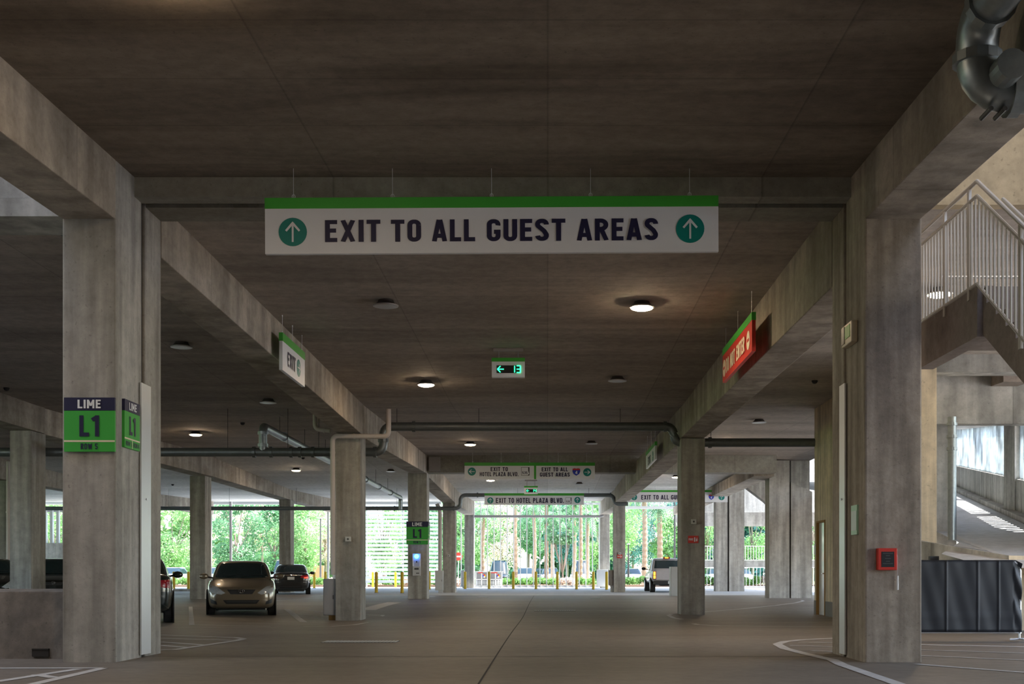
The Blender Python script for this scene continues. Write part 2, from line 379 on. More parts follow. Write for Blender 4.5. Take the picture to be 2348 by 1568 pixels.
# ceiling slab heights (underside), bay by bay
CZ = [(-34, E+4.57-1.05), (13.9, E+4.57), (14.3, E+4.50), (31.2, E+4.33), (47.7, E+4.66), (63.0, E+4.38), (79.6, E+4.76)]
def cz(Y):
    for (a, za), (b, zb) in zip(CZ, CZ[1:]):
        if Y <= b: return za+(zb-za)*(Y-a)/(b-a)
    return CZ[-1][1]
def slab(name, X0, X1, YA, YB, label, m='ceil'):
    prism(name, X0, X1, YA, YB, cz(YA), cz(YB), cz(YA)+.25, cz(YB)+.25, M[m], label)
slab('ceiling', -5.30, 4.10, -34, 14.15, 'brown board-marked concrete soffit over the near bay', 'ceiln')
slab('ceiling', -46, 7.0, 14.30, 31.2, 'concrete soffit over the second bay')
slab('ceiling', 7.0, 9.0, 24.9, 31.2, 'concrete soffit strip beside the ramp')
slab('ceiling', -46, 10.74, 31.2, 47.7, 'concrete soffit over the third bay')
slab('ceiling', -46, 9.0, 47.7, 63.0, 'concrete soffit over the fourth bay', 'ceil_lit')
prism('ceiling', 9.0, 10.74, 47.7, 51, cz(47.7), cz(47.7), cz(47.7)+.25, cz(47.7)+.25, M['ceil'])
slab('ceiling', -46, 9.0, 63.0, 79.6, 'concrete soffit over the last bay, daylight painted into its tone', 'ceil_lit')
# upper storeys
UP = M['wallc']
struct('upper_storey_sun_block', MB().box(-46, 9.0, 14.3, 80, cz(63)+.75, 15), UP, 'upper storeys above the parking level')
struct('upper_storey_sun_block', MB().box(-5.3, 4.1, -34, 14.0, 5.95, 13), UP, 'upper storeys of the bridge above the lane')
# expansion joint cross strip over the near columns
struct('beam', MB().box(-4.70, 3.46, 13.9, 14.16, E+4.30, E+4.62), M['tbeam'], 'shallow cross beam above the large exit sign')
struct('joint_filler', MB().box(-4.7, 3.46, 14.165, 14.29, E+4.36, E+4.7), M['joint'])
struct('beam', MB().box(-4.70, 3.46, 14.3, 14.86, E+4.295, E+4.52), M['tbeam'], 'shallow cross beam just beyond the expansion joint')

def beamL(X0, X1, YA, YB, hA, hB, label, m=None):
    prism('beam', X0, X1, YA, YB, E+hA, E+hB, max(cz(YA+.01), E+hA+.3)+.02, cz(YB-.01)+.02, m or M['beam'], label, bevel=.012)
beamL(-5.285, -4.70, -34, 13.30, 3.87-.557-.48, 3.87, 'left concrete beam over the near bay')
beamL(3.46, 4.07, -34, 13.30, 3.87-.557-.48, 3.87, 'right concrete beam over the near bay')
beamL(-5.30, -4.70, 14.88, 31.4, 3.86, 3.545, 'left concrete beam from the near column to the second column')
beamL(3.46, 4.08, 14.86, 32.4, 3.50, 3.54, 'right concrete beam from the near column to the second column')
beamL(-5.35, -4.70, 31.4, 48.6, 3.50, 3.97, 'left concrete beam ending at the column with the blue light')
beamL(3.46, 4.08, 32.4, 64.4, 3.47, 3.70, 'right concrete beam beyond the second column')
beamL(-5.35, -4.70, 48.6, 63.3, 3.86, 3.64, 'left concrete beam in the fourth bay')
beamL(-5.35, -4.75, 63.3, 79.6, 3.66, 3.85, 'left concrete beam in the last bay')
beamL(3.46, 4.08, 64.4, 80.6, 3.60, 3.95, 'right concrete beam in the last bay')
beamL(-13.70, -13.08, 14.3, 31.8, 3.78, 3.66, 'far left concrete beam behind the near left column')
beamL(-13.80, -13.15, 31.8, 48.5, 3.66, 3.86, 'far left concrete beam over the parked cars')
beamL(-13.95, -13.25, 48.5, 63.8, 3.88, 3.86, 'far left concrete beam over the gold car')
beamL(-13.90, -13.25, 63.8, 79.6, 3.86, 3.98, 'far left concrete beam near the openings')
beamL(-22.4, -21.75, 14.3, 47.9, 3.7, 3.8, 'outermost left concrete beam')
beamL(-22.4, -21.75, 47.9, 79.6, 3.8, 3.9, 'outermost left concrete beam beyond the cars')
prism('beam', -4.70, 8.96, 47.7, 48.5, E+3.985, E+3.985, cz(47.7), cz(48.5), M['tbeam'], 'dark cross beam behind the two-way exit sign')

def column(X0, X1, YA, YB, top, m=None, label=None):
    zb = min(hz(X0, YA), hz(X1, YB))-.06
    return struct('column', MB().box(X0, X1, YA, YB, zb, top), m or M['col'], label, bevel=.02)
# near pair with expansion joint
column(-5.285, -4.70, 13.30, 14.155, E+4.60, label='near left column carrying the LIME signs'); column(-5.28, -4.705, 14.28, 14.88, E+4.55, label='twin of the near left column behind the joint')
column(3.46, 4.08, 13.30, 14.155, E+4.60, M['colr'], 'near right column with the red fire box'); column(3.465, 4.08, 14.28, 14.86, E+4.55, M['colr'], 'twin of the near right column behind the joint')
struct('joint_filler', MB().box(-5.2, -4.74, 14.15, 14.285, 0, E+4.4), M['joint'])
struct('joint_filler', MB().box(3.50, 4.0, 14.15, 14.285, 0, E+4.4), M['joint'])
column(-5.33, -4.70, 30.70, 31.60, E+3.53, label='second left column with white drain pipe')
column(3.46, 4.08, 31.60, 32.50, E+3.53, label='second right column with red fire sign')
column(-5.45, -4.70, 47.70, 48.60, E+3.97, label='third left column with the blue light')
column(-5.35, -4.70, 62.40, 63.30, E+3.66, label='fourth left column')
column(3.46, 4.07, 63.70, 64.50, E+3.68, label='third right column with small red sign')
column(-5.36, -4.76, 79.0, 79.7, E+3.9, label='outer left column beside the cages')
column(3.46, 4.09, 80.0, 80.6, E+3.98, label='outer right column beside the cabinet')
column(-13.65, -13.10, 31.0, 31.9, E+3.66, label='far left column behind the parapet')
column(-13.97, -13.37, 47.7, 48.6, E+3.86, label='far left column beside the gold car')
column(-13.84, -13.25, 63.0, 63.9, E+3.86, label='far left column behind the black car')
column(-13.90, -13.30, 79.0, 79.6, E+3.97)
column(-22.3, -21.75, 47.0, 47.9, E+3.8); column(-22.4, -21.85, 79.0, 79.6, E+3.9, label='white-lit outer column')
# left side of the near bay: fascia above, parapet below, open to the sky in front
fx = MB().box(-46, -5.3, 13.5, 14.25, E+3.96, E+4.16).box(-46, -5.3, 13.56, 14.25, E+4.18, 10.5)
struct('wall_left_fascia', fx, M['wallc'], 'pale concrete fascia above the near left opening')
struct('wall_left_parapet', MB().hexa([(-46,13.86,-.05),(-5.33,13.86,-.05),(-5.33,14.2,-.05),(-46,14.2,-.05),(-46,13.86,.75),(-5.33,13.86,.765),(-5.33,14.2,.79),(-46,14.2,.775)]), M['para'], 'stained concrete parapet left of the near column', bevel=.01)
struct('scupper', MB().box(-5.84, -5.65, 13.835, 13.87, .025, .105).box(-5.84, -5.65, 13.83, 13.90, .10, .115), M['joint'])
# pale walls at the far left
struct('wall_far_left', MB().box(-46, -28.4, 78.8, 79.3, -.2, E+2.03), M['wallc'], 'low concrete wall under the louvred opening')
struct('wall_far_left', MB().box(-30, -21.5, 49.4, 49.8, -.2, E+3.8), M['wallc'])
struct('ceiling_conduit', MB().tube([(-6.05,14.6,E+4.30),(-6.2,19,E+4.26)], .05, 6), M['galvd'])
struct('ceiling_conduit', MB().tube([(-6.05,16.0,cz(16)-.03),(-6.05,45,cz(45)-.03)], .035, 6), M['galvd'])

# ---- right side: lobby block, ramp, stair tower
mb = MB().box(7.0, 7.78, 24.4, 30.75, -.1, cz(25)).box(7.0, 9.0, 31.72, 32.0, -.1, cz(31)).box(7.0, 7.78, 30.75, 31.72, E+1.38, cz(31)).box(7.3, 7.78, 30.75, 31.72, -.1, E+1.4)
struct('wall_lobby', mb, M['beige'], 'beige lobby wall with a service door')
struct('baseboard_lobby', MB().box(6.985, 7.0, 24.4, 30.7, -.12, .28).box(6.985, 7.0, 31.78, 32.0, -.12, .28).box(6.99, 9.0, 32.0, 32.015, -.1, .28), M['base'])
d1 = thing('door_1', 'white service door in the beige lobby wall', 'door', (7.0, 30.75, 0)); d1['kind'] = 'structure'
obj('door_frame', MB().box(-.02, .28, 0, .05, -.09, E+1.33).box(-.02, .28, .92, .97, -.09, E+1.33).box(-.02, .28, 0, .97, E+1.33, E+1.38), M['wood'], d1)
obj('door_leaf', MB().box(.05, .10, .05, .92, -.08, E+1.33), M['whitep'], d1)
obj('door_handle', MB().tube([(.05,.16,.98),(-.03,.16,.98),(-.03,.27,.98)], .014, 8), M['chrome'], d1)
tag(obj('wall_sign', MB().box(6.975, 6.99, 31.80, 31.95, E+.52, E+.80), M['signw']), 'small white plate on the beige wall edge beside the service door', 'sign')
struct('column', MB().box(8.0, 9.25, 27.6, 28.2, -.1, cz(28)), M['wallc'], 'concrete pier at the ramp opening')
struct('column', MB().box(9.0, 9.82, 49.5, 50.5, -.1, cz(49.5)), M['col'], 'tall concrete column at the ramp, twin of the joint wall')
struct('joint_filler', MB().box(9.80, 9.90, 49.6, 50.4, -.1, cz(49.5)), M['joint'])
mb = MB().poly([(9.88,-.1),(10.74,-.1),(10.74,E+3.35),(9.88,E+3.75)], 49.5, 50.1).poly([(9.88,E+3.72),(10.74,E+3.32),(10.74,8),(9.88,8)], 50.0, 50.4)
struct('wall_ramp', mb, M['col'], 'concrete wall with sloping ledge beside the ramp column')
struct('column', MB().box(9.1, 9.74, 66.0, 66.8, -.1, cz(66)), M['col'], 'slim concrete column under the far exit sign')
struct('joint_filler', MB().box(9.73, 9.84, 66.1, 66.7, -.1, cz(66)), M['joint'])
struct('column', MB().box(9.83, 10.65, 66.0, 66.8, -.1, 7), M['col'], 'broad concrete pier beside the slim column')
p = [P(1672,1112,57), P(1706,1088,57), P(1760,1084,57), P(1760,1160,57), P(1752,1152,57), P(1706,1117,57)]
struct('beam', MB().poly([(q.x, q.z) for q in p], 56.6, 57.2), M['col'], 'sloping haunched beam beside the ramp')
struct('beam', MB().box(8.2, 9.0, 48.5, 79.6, E+3.9, cz(63)), M['beam'])
struct('wall_right_outer', MB().box(9.0, 30, 79.0, 79.6, E+4.05, 15), M['wallc'])

# ramp rising away at the right
def rz(Y): return 1.22+.108*(Y-21)
mb = MB(); RX0 = lambda Y: 7.0 if Y < 24 else 9.2
def ramp_right(Y): return 12.7+(Y-32.8)*.247
ys = rng(19.5, 62, 2.5); xs_n = 8
for y in ys:
    for i in range(xs_n+1):
        xl_ = 7.1 if y < 23 else min(11.2, 8.0+(y-23)*.17); x = xl_+(ramp_right(y)-xl_)*i/xs_n; mb.v.append((x, y, rz(y)))
for j in range(len(ys)-1):
    for i in range(xs_n): a = j*(xs_n+1)+i; mb.f.append((a, a+1, a+xs_n+2, a+xs_n+1))
struct('ramp_floor', mb, M['rampf'], 'grey parking ramp climbing away with sunlit stripes')
struct('ramp_kerb', MB().hexa([(7.9,20.9,0),(13,20.3,0),(13,20.6,0),(7.9,21.3,0),(7.9,20.9,rz(21)+.06),(13,20.3,rz(21)-.05),(13,20.6,rz(21)-.05),(7.9,21.3,rz(21)+.06)]), M['beige'], 'low wall edging the foot of the ramp')
struct('ramp_kerb', MB().hexa([(7.05,24.4,0),(7.9,20.9,0),(7.95,21.2,0),(7.2,24.4,0),(7.05,24.4,rz(24.4)+.1),(7.9,20.9,rz(21)+.06),(7.95,21.2,rz(21)+.06),(7.2,24.4,rz(24.4)+.1)]), M['wallc'])
def rp(Y, dx, dz): return (ramp_right(Y)+dx, Y, rz(Y)+dz)
mb = MB().hexa([rp(30,0,-.3), rp(30,.25,-.3), rp(62,.25,-.3), rp(62,0,-.3), rp(30,0,1.0), rp(30,.25,1.0), rp(62,.25,1.0), rp(62,0,1.0)])
mb.hexa([rp(30,-.28,-.3), rp(30,0,-.3), rp(62,0,-.3), rp(62,-.28,-.3), rp(30,-.28,.14), rp(30,0,.14), rp(62,0,.14), rp(62,-.28,.14)])
mb.hexa([rp(22,0,-.3), rp(22,.25,-.3), rp(30,.25,-.3), rp(30,0,-.3), rp(22,0,1.0), rp(22,.25,1.0), rp(30,.25,1.0), rp(30,0,1.0)])
struct('wall_ramp_parapet', mb, M['wallc'], 'concrete parapet with kerb along the ramp')
struct('column', MB().box(12.86, 13.30, 33.6, 34.4, 0, 9), M['wallc'], 'column in front of the ramp louvres')
struct('column', MB().box(19.2, 19.7, 61.5, 62.3, 0, 12), M['wallc'])
# ramp soffit above
mb = MB().hexa([(8.4,26,rz(26)+2.55),(11.4,26,rz(26)+2.55),(21.2,66,rz(66)+2.55),(10.9,66,rz(66)+2.55),(8.4,26,rz(26)+2.9),(11.4,26,rz(26)+2.9),(21.2,66,rz(66)+2.9),(10.9,66,rz(66)+2.9)])
struct('ceiling_ramp', mb, M['wallc'], 'pale soffit above the ramp')
# beams and fascia around the stair
struct('beam', MB().hexa([(9.3,24.9,E+3.93),(9.85,24.9,E+3.93),(9.85,31,E+4.05),(9.3,31,E+4.05),(9.3,24.9,E+4.6),(9.85,24.9,E+4.6),(9.85,31,E+4.7),(9.3,31,E+4.7)]), M['stair'], 'brown concrete beam below the stair landing')
struct('beam', MB().box(7.78, 16, 24.4, 24.9, E+4.05, E+4.7), M['wallc'], 'cross beam seen beneath the stair landing')
prism('ceiling', 7.0, 16, 14.45, 24.4, cz(14.45), cz(24.4), cz(14.45)+.25, cz(24.4)+.25, M['ceil'], 'concrete soffit behind the stair railing')
struct('wall_ramp_header', MB().box(7.79, 16, 25.6, 25.95, E+3.16, E+4.6), M['wallc'], 'pale stained header above the ramp louvres')
struct('wall_right_fascia', MB().box(4.09, 16, 14.27, 14.45, E+4.32, 9), M['tan'], 'concrete fascia above the stair, warm light painted into its tan')
struct('upper_storey_sun_block', MB().box(9.0, 16, 14.45, 28, 6.0, 24), M['tan'])  # unseen mass carried high to block sun from the near floor
# unseen walls and roofs added to cut the light on the near bay
struct('rear_blocker_wall', MB().box(-14, 14.4, -34.5, -34, 0, 13), M['wallc'])
struct('rear_right_blocker_wall', MB().box(14, 14.4, -34, 1, 0, 13), M['wallc'])
struct('rear_return_blocker_wall', MB().box(8.5, 14, -.4, 0, 0, 13), M['wallc'])
struct('rear_right_blocker_roof', MB().box(4.15, 14, -34, 1, 5.4, 5.9), M['ceil'])
struct('court_blocker_wall', MB().box(-12.5, -12, -34, 13.5, 0, 19), M['wallc'])  # court wall added to narrow the strip of sky
struct('court_blocker_roof', MB().box(-12, -5.3, -34, 7, 12.5, 13), M['wallc'])  # unseen roof added to dim the left court
struct('stair_blocker_roof', MB().box(4.1, 16, 0, 10.5, 12.5, 13), M['tan'])  # unseen roof added to dim the stair side
struct('stair_blocker_wall', MB().box(16, 16.4, -1, 14.3, 5.2, 22), M['tan'])  # unseen wall added to block sun on the stair side
struct('upper_storey_sun_block', MB().box(9.0, 15, 28, 44, 9.0, 16), M['wallc']); struct('upper_storey_sun_block', MB().box(9.0, 19, 44, 79, 10.5, 16), M['wallc'])  # unseen masses added above the ramp to keep sun off the floor
# outside facade screens ------------------------------------------------------
def fins(name, label, x0, x1, n, Y, z0, z1, wfin=.06, dfin=.25):
    t = thing(name, label, 'screen', (x0, Y, 0))
    for i in range(n):
        x = (x1-x0)*i/(n-1); obj('fin', MB().box(x-wfin/2, x+wfin/2, 0, dfin, z0, z1), M['lgrey'], t)
    obj('top_rail', MB().box(-.1, x1-x0+.1, .26, .34, z1-.15, z1), M['lgrey'], t)
    if z0 < 2: obj('bottom_rail', MB().box(-.1, x1-x0+.1, .26, .34, z0+.08, z0+.2), M['lgrey'], t)
    return t
def hx(px, Y): return (px-1255)*Y/2800
fins('fin_screen', 'tall vertical fin screen behind the row of yellow bollards', hx(1057, 82), hx(1374, 82), 22, 82, .02, E+4.85)
fins('fin_screen', 'short fin screen hanging over the truck exit', hx(1400, 82), hx(1556, 82), 12, 82, E+4.55, E+5.4)
fins('fin_screen', 'fin screen in the small window at the far left', hx(60, 79), hx(160, 79), 8, 79, E+2.03, E+4.2, .16)
struct('beam', MB().box(hx(1395,82), hx(1560,82), 81.9, 82.1, E+4.40, E+4.58), M['lgrey'], 'pale lintel bar over the truck exit')
struct('beam', MB().box(-40, -7, 80.4, 80.7, E+4.62, E+4.82), M['lgrey'])
t = thing('louvre_screen', 'white horizontal louvre screen between the second and fourth left columns', 'screen', (hx(838, 88), 88, 0))
Wd = hx(1008, 88)-hx(838, 88)
for i in range(21):
    z = .35+i*.29; obj('louvre', MB().hexa([(0,0,z),(Wd,0,z),(Wd,.16,z+.04),(0,.16,z+.04),(0,0,z+.14),(Wd,0,z+.14),(Wd,.16,z+.18),(0,.16,z+.18)]), M['louv'], t)
for x in (0.05, Wd*.5, Wd-.05): obj('post', MB().box(x-.05, x+.05, .2, .3, -.1, 6.3), M['lgrey'], t)
struct('window_post', MB().box(hx(526,80), hx(531,80), 80, 80.15, 0, E+4.8), M['grey'])
struct('window_post', MB().box(hx(750,80), hx(754,80), 80, 80.15, 0, E+4.8), M['lgrey'])
struct('kerb', MB().box(-21.8, -13.9, 66.0, 66.3, 0, .17), M['wallc'], 'low kerb beneath the far left opening')

t = thing('ramp_louvre_screen', 'bright vertical louvre screen above the ramp parapet', 'screen', rp(33, .12, 1.0))
o_ = Vector(rp(33, .12, 1.0))
for i in range(72):
    Y = 21.5+i*.55; a = Vector(rp(Y, .12, 1.0))-o_
    obj('fin', MB().box(a.x-.02, a.x+.02, a.y-.15, a.y+.15, a.z-.02, a.z+1.62), M['frost'], t)
a = Vector(rp(21.5, .12, 1.0))-o_; b = Vector(rp(61, .12, 1.0))-o_
for dz in (.0, 1.58): obj('rail', MB().tube([a+Vector((0,0,dz)), b+Vector((0,0,dz))], .04, 6), M['lgrey'], t)
# ---- painted lines on the floor
def Gp(px, py):
    Y = EYE*2800/(py-1317)
    for _ in range(4):
        z = hz((px-1255)*Y/2800, Y); Y = (EYE-z)*2800/(py-1317)
    return Vector(((px-1255)*Y/2800, Y))
def stripe(pts, wdt=.11, off=.004, mb=None, px=True):
    q = [Gp(*p) if px else Vector(p) for p in pts]; mb = mb or MB()
    dense = [q[0]]
    for a, b in zip(q, q[1:]):
        n = max(1, int((b-a).length/.5)); dense += [a+(b-a)*k/n for k in range(1, n+1)]
    vs = []
    for i, c in enumerate(dense):
        t = (dense[min(i+1, len(dense)-1)]-dense[max(i-1, 0)]).normalized(); nrm = Vector((-t.y, t.x))*wdt/2
        for s_ in (1, -1): r = c+nrm*s_; vs.append((r.x, r.y, hz(r.x, r.y)+off))
    mb.add(vs, [(2*i, 2*i+1, 2*i+3, 2*i+2) for i in range(len(dense)-1)]); return mb
def marks(label, lines, m=None):
    mb = MB()
    for l in lines: stripe(l[0], l[1] if len(l) > 1 else .11, mb=mb)
    struct('floor_marking', mb, m or M['line'], label)
marks('white hatched island left of the near left column', [([(360,1491),(400,1490),(541,1469),(558,1465)],), ([(558,1464.5),(541,1462),(368,1456)],), ([(368,1463.5),(531,1468.5)],), ([(368,1472),(468,1479)],), ([(368,1480),(434,1485)],)])
marks('white lines on the near left floor', [([(-60,1532.5),(235,1532)],), ([(-20,1565),(180,1534)],), ([(50,1575),(235,1532.5)],), ([(82,1547),(125,1554)],)])
marks('white stall lines beside the gold car', [([(437,1391),(440,1433)],), ([(370,1374),(470,1368)],), ([(441,1432),(620,1436)],.07), ([(632,1377),(740,1371)],), ([(632,1386),(741,1387)],)])
marks('white hatched island at the second left column', [([(658,1396),(697,1426)],.18), ([(697,1436),(760,1436),(812,1432),(845,1425),(879,1405),(842,1401)],), ([(680,1397),(741,1398)],.08), ([(685,1404),(741,1404)],.08), ([(688,1411),(741,1411)],.08), ([(692,1417),(741,1418)],.08), ([(696,1423),(741,1424)],.08), ([(845,1412),(865,1406)],.08), ([(842,1395),(905,1381)],.5)])
marks('white curved island line at the third left column', [([(905,1375),(950,1373),(970,1369)],)])
marks('white rounded island beside the near right column', [([(1935,1462.5),(1840,1467),(1800,1471),(1782,1477),(1800,1487),(1850,1500),(1908,1513),(1930,1524),(2075,1574)],.13), ([(1830,1473),(1950,1473.5)],.08), ([(1812,1480),(1950,1484)],.08), ([(1860,1492),(1950,1496)],.08)])
marks('white island lines beyond the near right column', [([(1590,1430),(1600,1432),(1650,1435),(1910,1437)],), ([(1562,1408),(1540,1408),(1533,1411),(1545,1417),(1564,1420)],), ([(1616,1403),(1700,1396),(1780,1388),(1825,1382),(1842,1378),(1838,1376)],)])
marks('white lines on the floor by the black barrier', [([(2100,1478),(2400,1484)],.14), ([(2100,1490),(2400,1499)],.08), ([(2100,1503),(2400,1516)],.08), ([(2100,1523),(2400,1546)],.1)])
struct('floor_joint', stripe([(-.6, 2), (-.6, 55)], .018, .003, px=False), M['joint'], 'long dark joint line down the lane')
struct('floor_joint', stripe([(-4.6, 14.22), (3.4, 14.22)], .03, .003, px=False), M['joint'])
def drain(label, pxa, pxb, py, wd):
    a, b = Gp(pxa, py), Gp(pxb, py)
    t = thing('trench_drain', label, 'drain', (a.x, a.y, hz(a.x, a.y)))
    L_ = b.x-a.x
    obj('frame', MB().box(0, L_, -wd/2-.03, wd/2+.03, -.02, .004), M['joint'], t)
    mb = MB(); n = int(L_/.05)
    for i in range(n): mb.box(i*L_/n+.008, (i+1)*L_/n-.008, -wd/2, wd/2, .004, .010)
    obj('grate', mb, M['lgrey'], t)
def Rp(px, py):
    Y = 2.003/(.108-(1317-py)/2800); return Vector(((px-1255)*Y/2800, Y))
def rstripe(mb, pts, wdt=.12):
    q = [Rp(*p_) for p_ in pts]
    for a, b in zip(q, q[1:]):
        t_ = (b-a).normalized(); nv = Vector((-t_.y, t_.x))*wdt/2
        mb.add([(v.x, v.y, rz(v.y)+.006) for v in (a+nv, a-nv, b-nv, b+nv)], [(0, 1, 2, 3)])
mb = MB(); rstripe(mb, [(2168,1212),(2205,1238),(2318,1281)]); rstripe(mb, [(2195,1252),(2262,1262)], .09); rstripe(mb, [(2192,1266),(2290,1275)], .09)
struct('ramp_marking', mb, M['line'], 'white painted lines at the foot of the ramp')
drain('long floor drain grate in the lane left of centre', 742, 912, 1471.5, .42)
drain('floor drain grate in the middle of the lane', 1225, 1320, 1400, .55)
drain('short floor drain grate beyond the crest, left of centre', 1095, 1120, 1369.5, .5)
drain('short floor drain grate beyond the crest, right of centre', 1354, 1376, 1370.5, .5)
# ------------------------------------------------------------------ hanging signs
def disc(r, y0, y1, n=32):
    return MB().lathe([(r, y0), (r, y1)], n=n, axis='y')
ARROW = [(-.055,-.60),(.055,-.60),(.055,.36),(.36,.02),(.45,.10),(.06,.56),(0,.62),(-.06,.56),(-.45,.10),(-.36,.02),(-.055,.36)]
def badge(parent, x, z, r, y, ang=0, m='teal', am='signw'):
    b = obj('arrow_badge', disc(r, -.006, 0), M[m], parent, (x, y, z))
    c_, s_ = math.cos(ang), math.sin(ang)
    mb = MB().poly([((px*c_-pz*s_)*r*1.18, (px*s_+pz*c_)*r*1.18) for px, pz in ARROW], -.010, -.006)
    obj('arrow', mb, M[am], b)
    return b
def shield535(parent, x, z, s, y):
    b = obj('route_shield', MB().box(-s, s, -.004, 0, -s, s), M['black'], parent, (x, y, z))
    obj('shield_face', MB().poly([(-.93*s,-.93*s),(.62*s,-.93*s),(.93*s,-.6*s),(.72*s,.1*s),(.70*s,.93*s),(-.93*s,.93*s)], -.006, -.004), M['signw'], b)
    lettering('535', 1.25*s, .62*s, M['navy'], b, (-.12*s, -.009, -.35*s), bold=.01)
    lettering('TOLL', .8*s, .22*s, M['navy'], b, (-.1*s, -.009, .55*s), bold=0) if False else None
def shield4(parent, x, z, s, y):
    b = obj('route_shield', MB().poly([(-.95*s,.75*s),(-.45*s,.9*s),(0,.78*s),(.45*s,.9*s),(.95*s,.75*s),(1*s,.1*s),(.72*s,-.55*s),(0,-1*s),(-.72*s,-.55*s),(-1*s,.1*s)], -.005, 0), M['blue'], parent, (x, y, z))
    obj('shield_top', MB().poly([(-.93*s,.72*s),(-.45*s,.86*s),(0,.75*s),(.45*s,.86*s),(.93*s,.72*s),(.97*s,.42*s),(-.97*s,.42*s)], -.008, -.005), M['red'], b)
    lettering('4', .55*s, .8*s, M['signw'], b, (0, -.011, -.2*s))
def hanger(parent, x, y, z0, z1, chain=True):
    mb = MB().tube([(x, y, z0), (x, y, z1)], .004, 5)
    for zz in (z0+.025, z1-.03):
        ring_ = [(x+.018*math.cos(a), y, zz+.022*math.sin(a)) for a in [2*PI*k/10 for k in range(11)]]
        mb.tube(ring_, .004, 5, cap=False)
    obj('hanger', mb, M['steel'], parent)
def sign(name, label, wid, hei, loc, rotz=0, tilt=0, strip=.19, nh=5, zt=None, dx=None, tilty=0, cat='sign', face='signw'):
    t = thing(name, label, cat, loc, (0, tilt, rotz))          # origin: top centre of the board
    obj('panel', MB().box(-wid/2, wid/2, 0, .06, -hei, 0), M[face], t, bevel=.004)
    obj('header_strip', MB().box(-wid/2-.001, wid/2+.001, -.004, .064, -hei*strip, .002), M['green'], t)
    for i in range(nh):
        x = -wid/2*.875+wid*.875*i/(nh-1) if nh > 1 else 0
        hanger(t, x, .03, 0, cz(loc[1])-loc[2]+.03)
    return t
# the large sign
Ys = 13.55; k = Ys/2800
W1 = 1040*k; H1 = 128*k
s1 = sign('hanging_exit_sign', 'large white sign reading exit to all guest areas hung over the lane', W1, H1, P(1127, 451.5, Ys), 0, -.0055, .19, 5, zt=.27)
badge(s1, (671-1127)*k, -(530-452)*k, 32.5*k, 0); badge(s1, (1582-1127)*k, -(525-449.5)*k, 32.5*k, 0)
for wd, xa, xb in (('EXIT', 745, 872), ('TO', 896, 965), ('ALL', 990, 1089), ('GUEST', 1116, 1296), ('AREAS', 1322, 1508)):
    lettering(wd, (xb-xa)*k, 50.5*k, M['navy'], s1, (((xa+xb)/2-1127)*k, -.004, -76.5*k), bold=.028)
# two-way sign
Ys = 46.6; k = Ys/2800
s2 = sign('hanging_direction_sign', 'two-way white sign for hotel plaza and guest areas under the cross beam', 299*k, 38*k, P(1214.5, 1060.5, Ys), 0, 0, .19, 5, zt=.55)
obj('divider', MB().box(-.04, .04, -.006, .0, -38*k, 0), M['green'], s2, ((1227-1214.5)*k, 0, 0))
for wd, xa, xb, yc, h in (('EXIT TO', 1125, 1164.5, 1075.5, 9.3), ('HOTEL PLAZA BLVD.', 1100, 1189, 1087, 9.3), ('EXIT TO ALL', 1242, 1302, 1076, 9.3), ('GUEST AREAS', 1238, 1306.5, 1088, 9.3)):
    lettering(wd, (xb-xa)*k, h*k, M['navy'], s2, (((xa+xb)/2-1214.5)*k, -.004, -(yc-1060.5)*k), bold=.012)
badge(s2, (1082-1214.5)*k, -20.5*k, 9.3*k, 0, PI/2); badge(s2, (1346.5-1214.5)*k, -22*k, 9.3*k, 0, -PI/2)
shield535(s2, (1204.5-1214.5)*k, -20*k, 9.5*k, 0); shield4(s2, (1321.5-1214.5)*k, -21*k, 9*k, 0)
# hotel plaza sign
Ys = 61.7; k = Ys/2800
s3 = sign('hanging_exit_sign', 'white sign reading exit to hotel plaza blvd across the far lane', 228*k, 26.5*k, P(1225, 1130.8, Ys), 0, 0, .2, 5, zt=.35)
lettering('EXIT TO HOTEL PLAZA BLVD.', (1293-1137)*k, 11.5*k, M['navy'], s3, ((1215-1225)*k, -.004, -(1147.3-1130.8)*k), bold=.016)
badge(s3, (1124.3-1225)*k, -16.5*k, 7.2*k, 0); badge(s3, (1324-1225)*k, -15.5*k, 7.2*k, 0); shield535(s3, (1303.5-1225)*k, -16.5*k, 6.8*k, 0)
# second guest area sign
Ys = 60.9; k = Ys/2800
s4 = sign('hanging_exit_sign', 'white guest areas exit sign partly hidden by the second right column', 231*k, 27.5*k, P(1553, 1123.5, Ys), 0, 0, .17, 5, zt=.3)
lettering('EXIT TO ALL GUEST AREAS', (1610-1470.5)*k, 10.5*k, M['navy'], s4, ((1540-1553)*k, -.004, -(1140-1123.5)*k), bold=.014)
badge(s4, (1454-1553)*k, -16.3*k, 7*k, 0); badge(s4, (1654.5-1553)*k, -16.3*k, 7*k, 0); shield4(s4, (1631-1553)*k, -16*k, 6.3*k, 0)
# side sign EXIT -> on the left beam (faces +X)
X5 = -4.5
Ya, Yb = X5*2800/(648-1255), X5*2800/(699-1255)
zt5 = E+(1317-759.5)*Ya/2800
L5 = Yb-Ya; H5 = (1065-105)/11.2*Ya/2800
s5 = sign('hanging_exit_sign', 'small white exit sign with right arrow beside the left beam', L5, H5, (X5, (Ya+Yb)/2, zt5-.02), PI/2, .0, .22, 3, zt=.24)
def sx(px, X, Yc): return X*2800/(px-1255)-Yc
k5 = Ya/2800; Yc = (Ya+Yb)/2
def letx(s_, word, pa, pb, X, Yc, zc, h, m, bold=.02, sgn=1):
    a, b = sx(pa, X, Yc), sx(pb, X, Yc)
    lettering(word, abs(b-a), h, M[m], s_, (sgn*(a+b)/2, -.004, zc), bold=bold)
letx(s5, 'EXIT', 659, 677, X5, Yc, -H5*.60, H5*.40, 'navy')
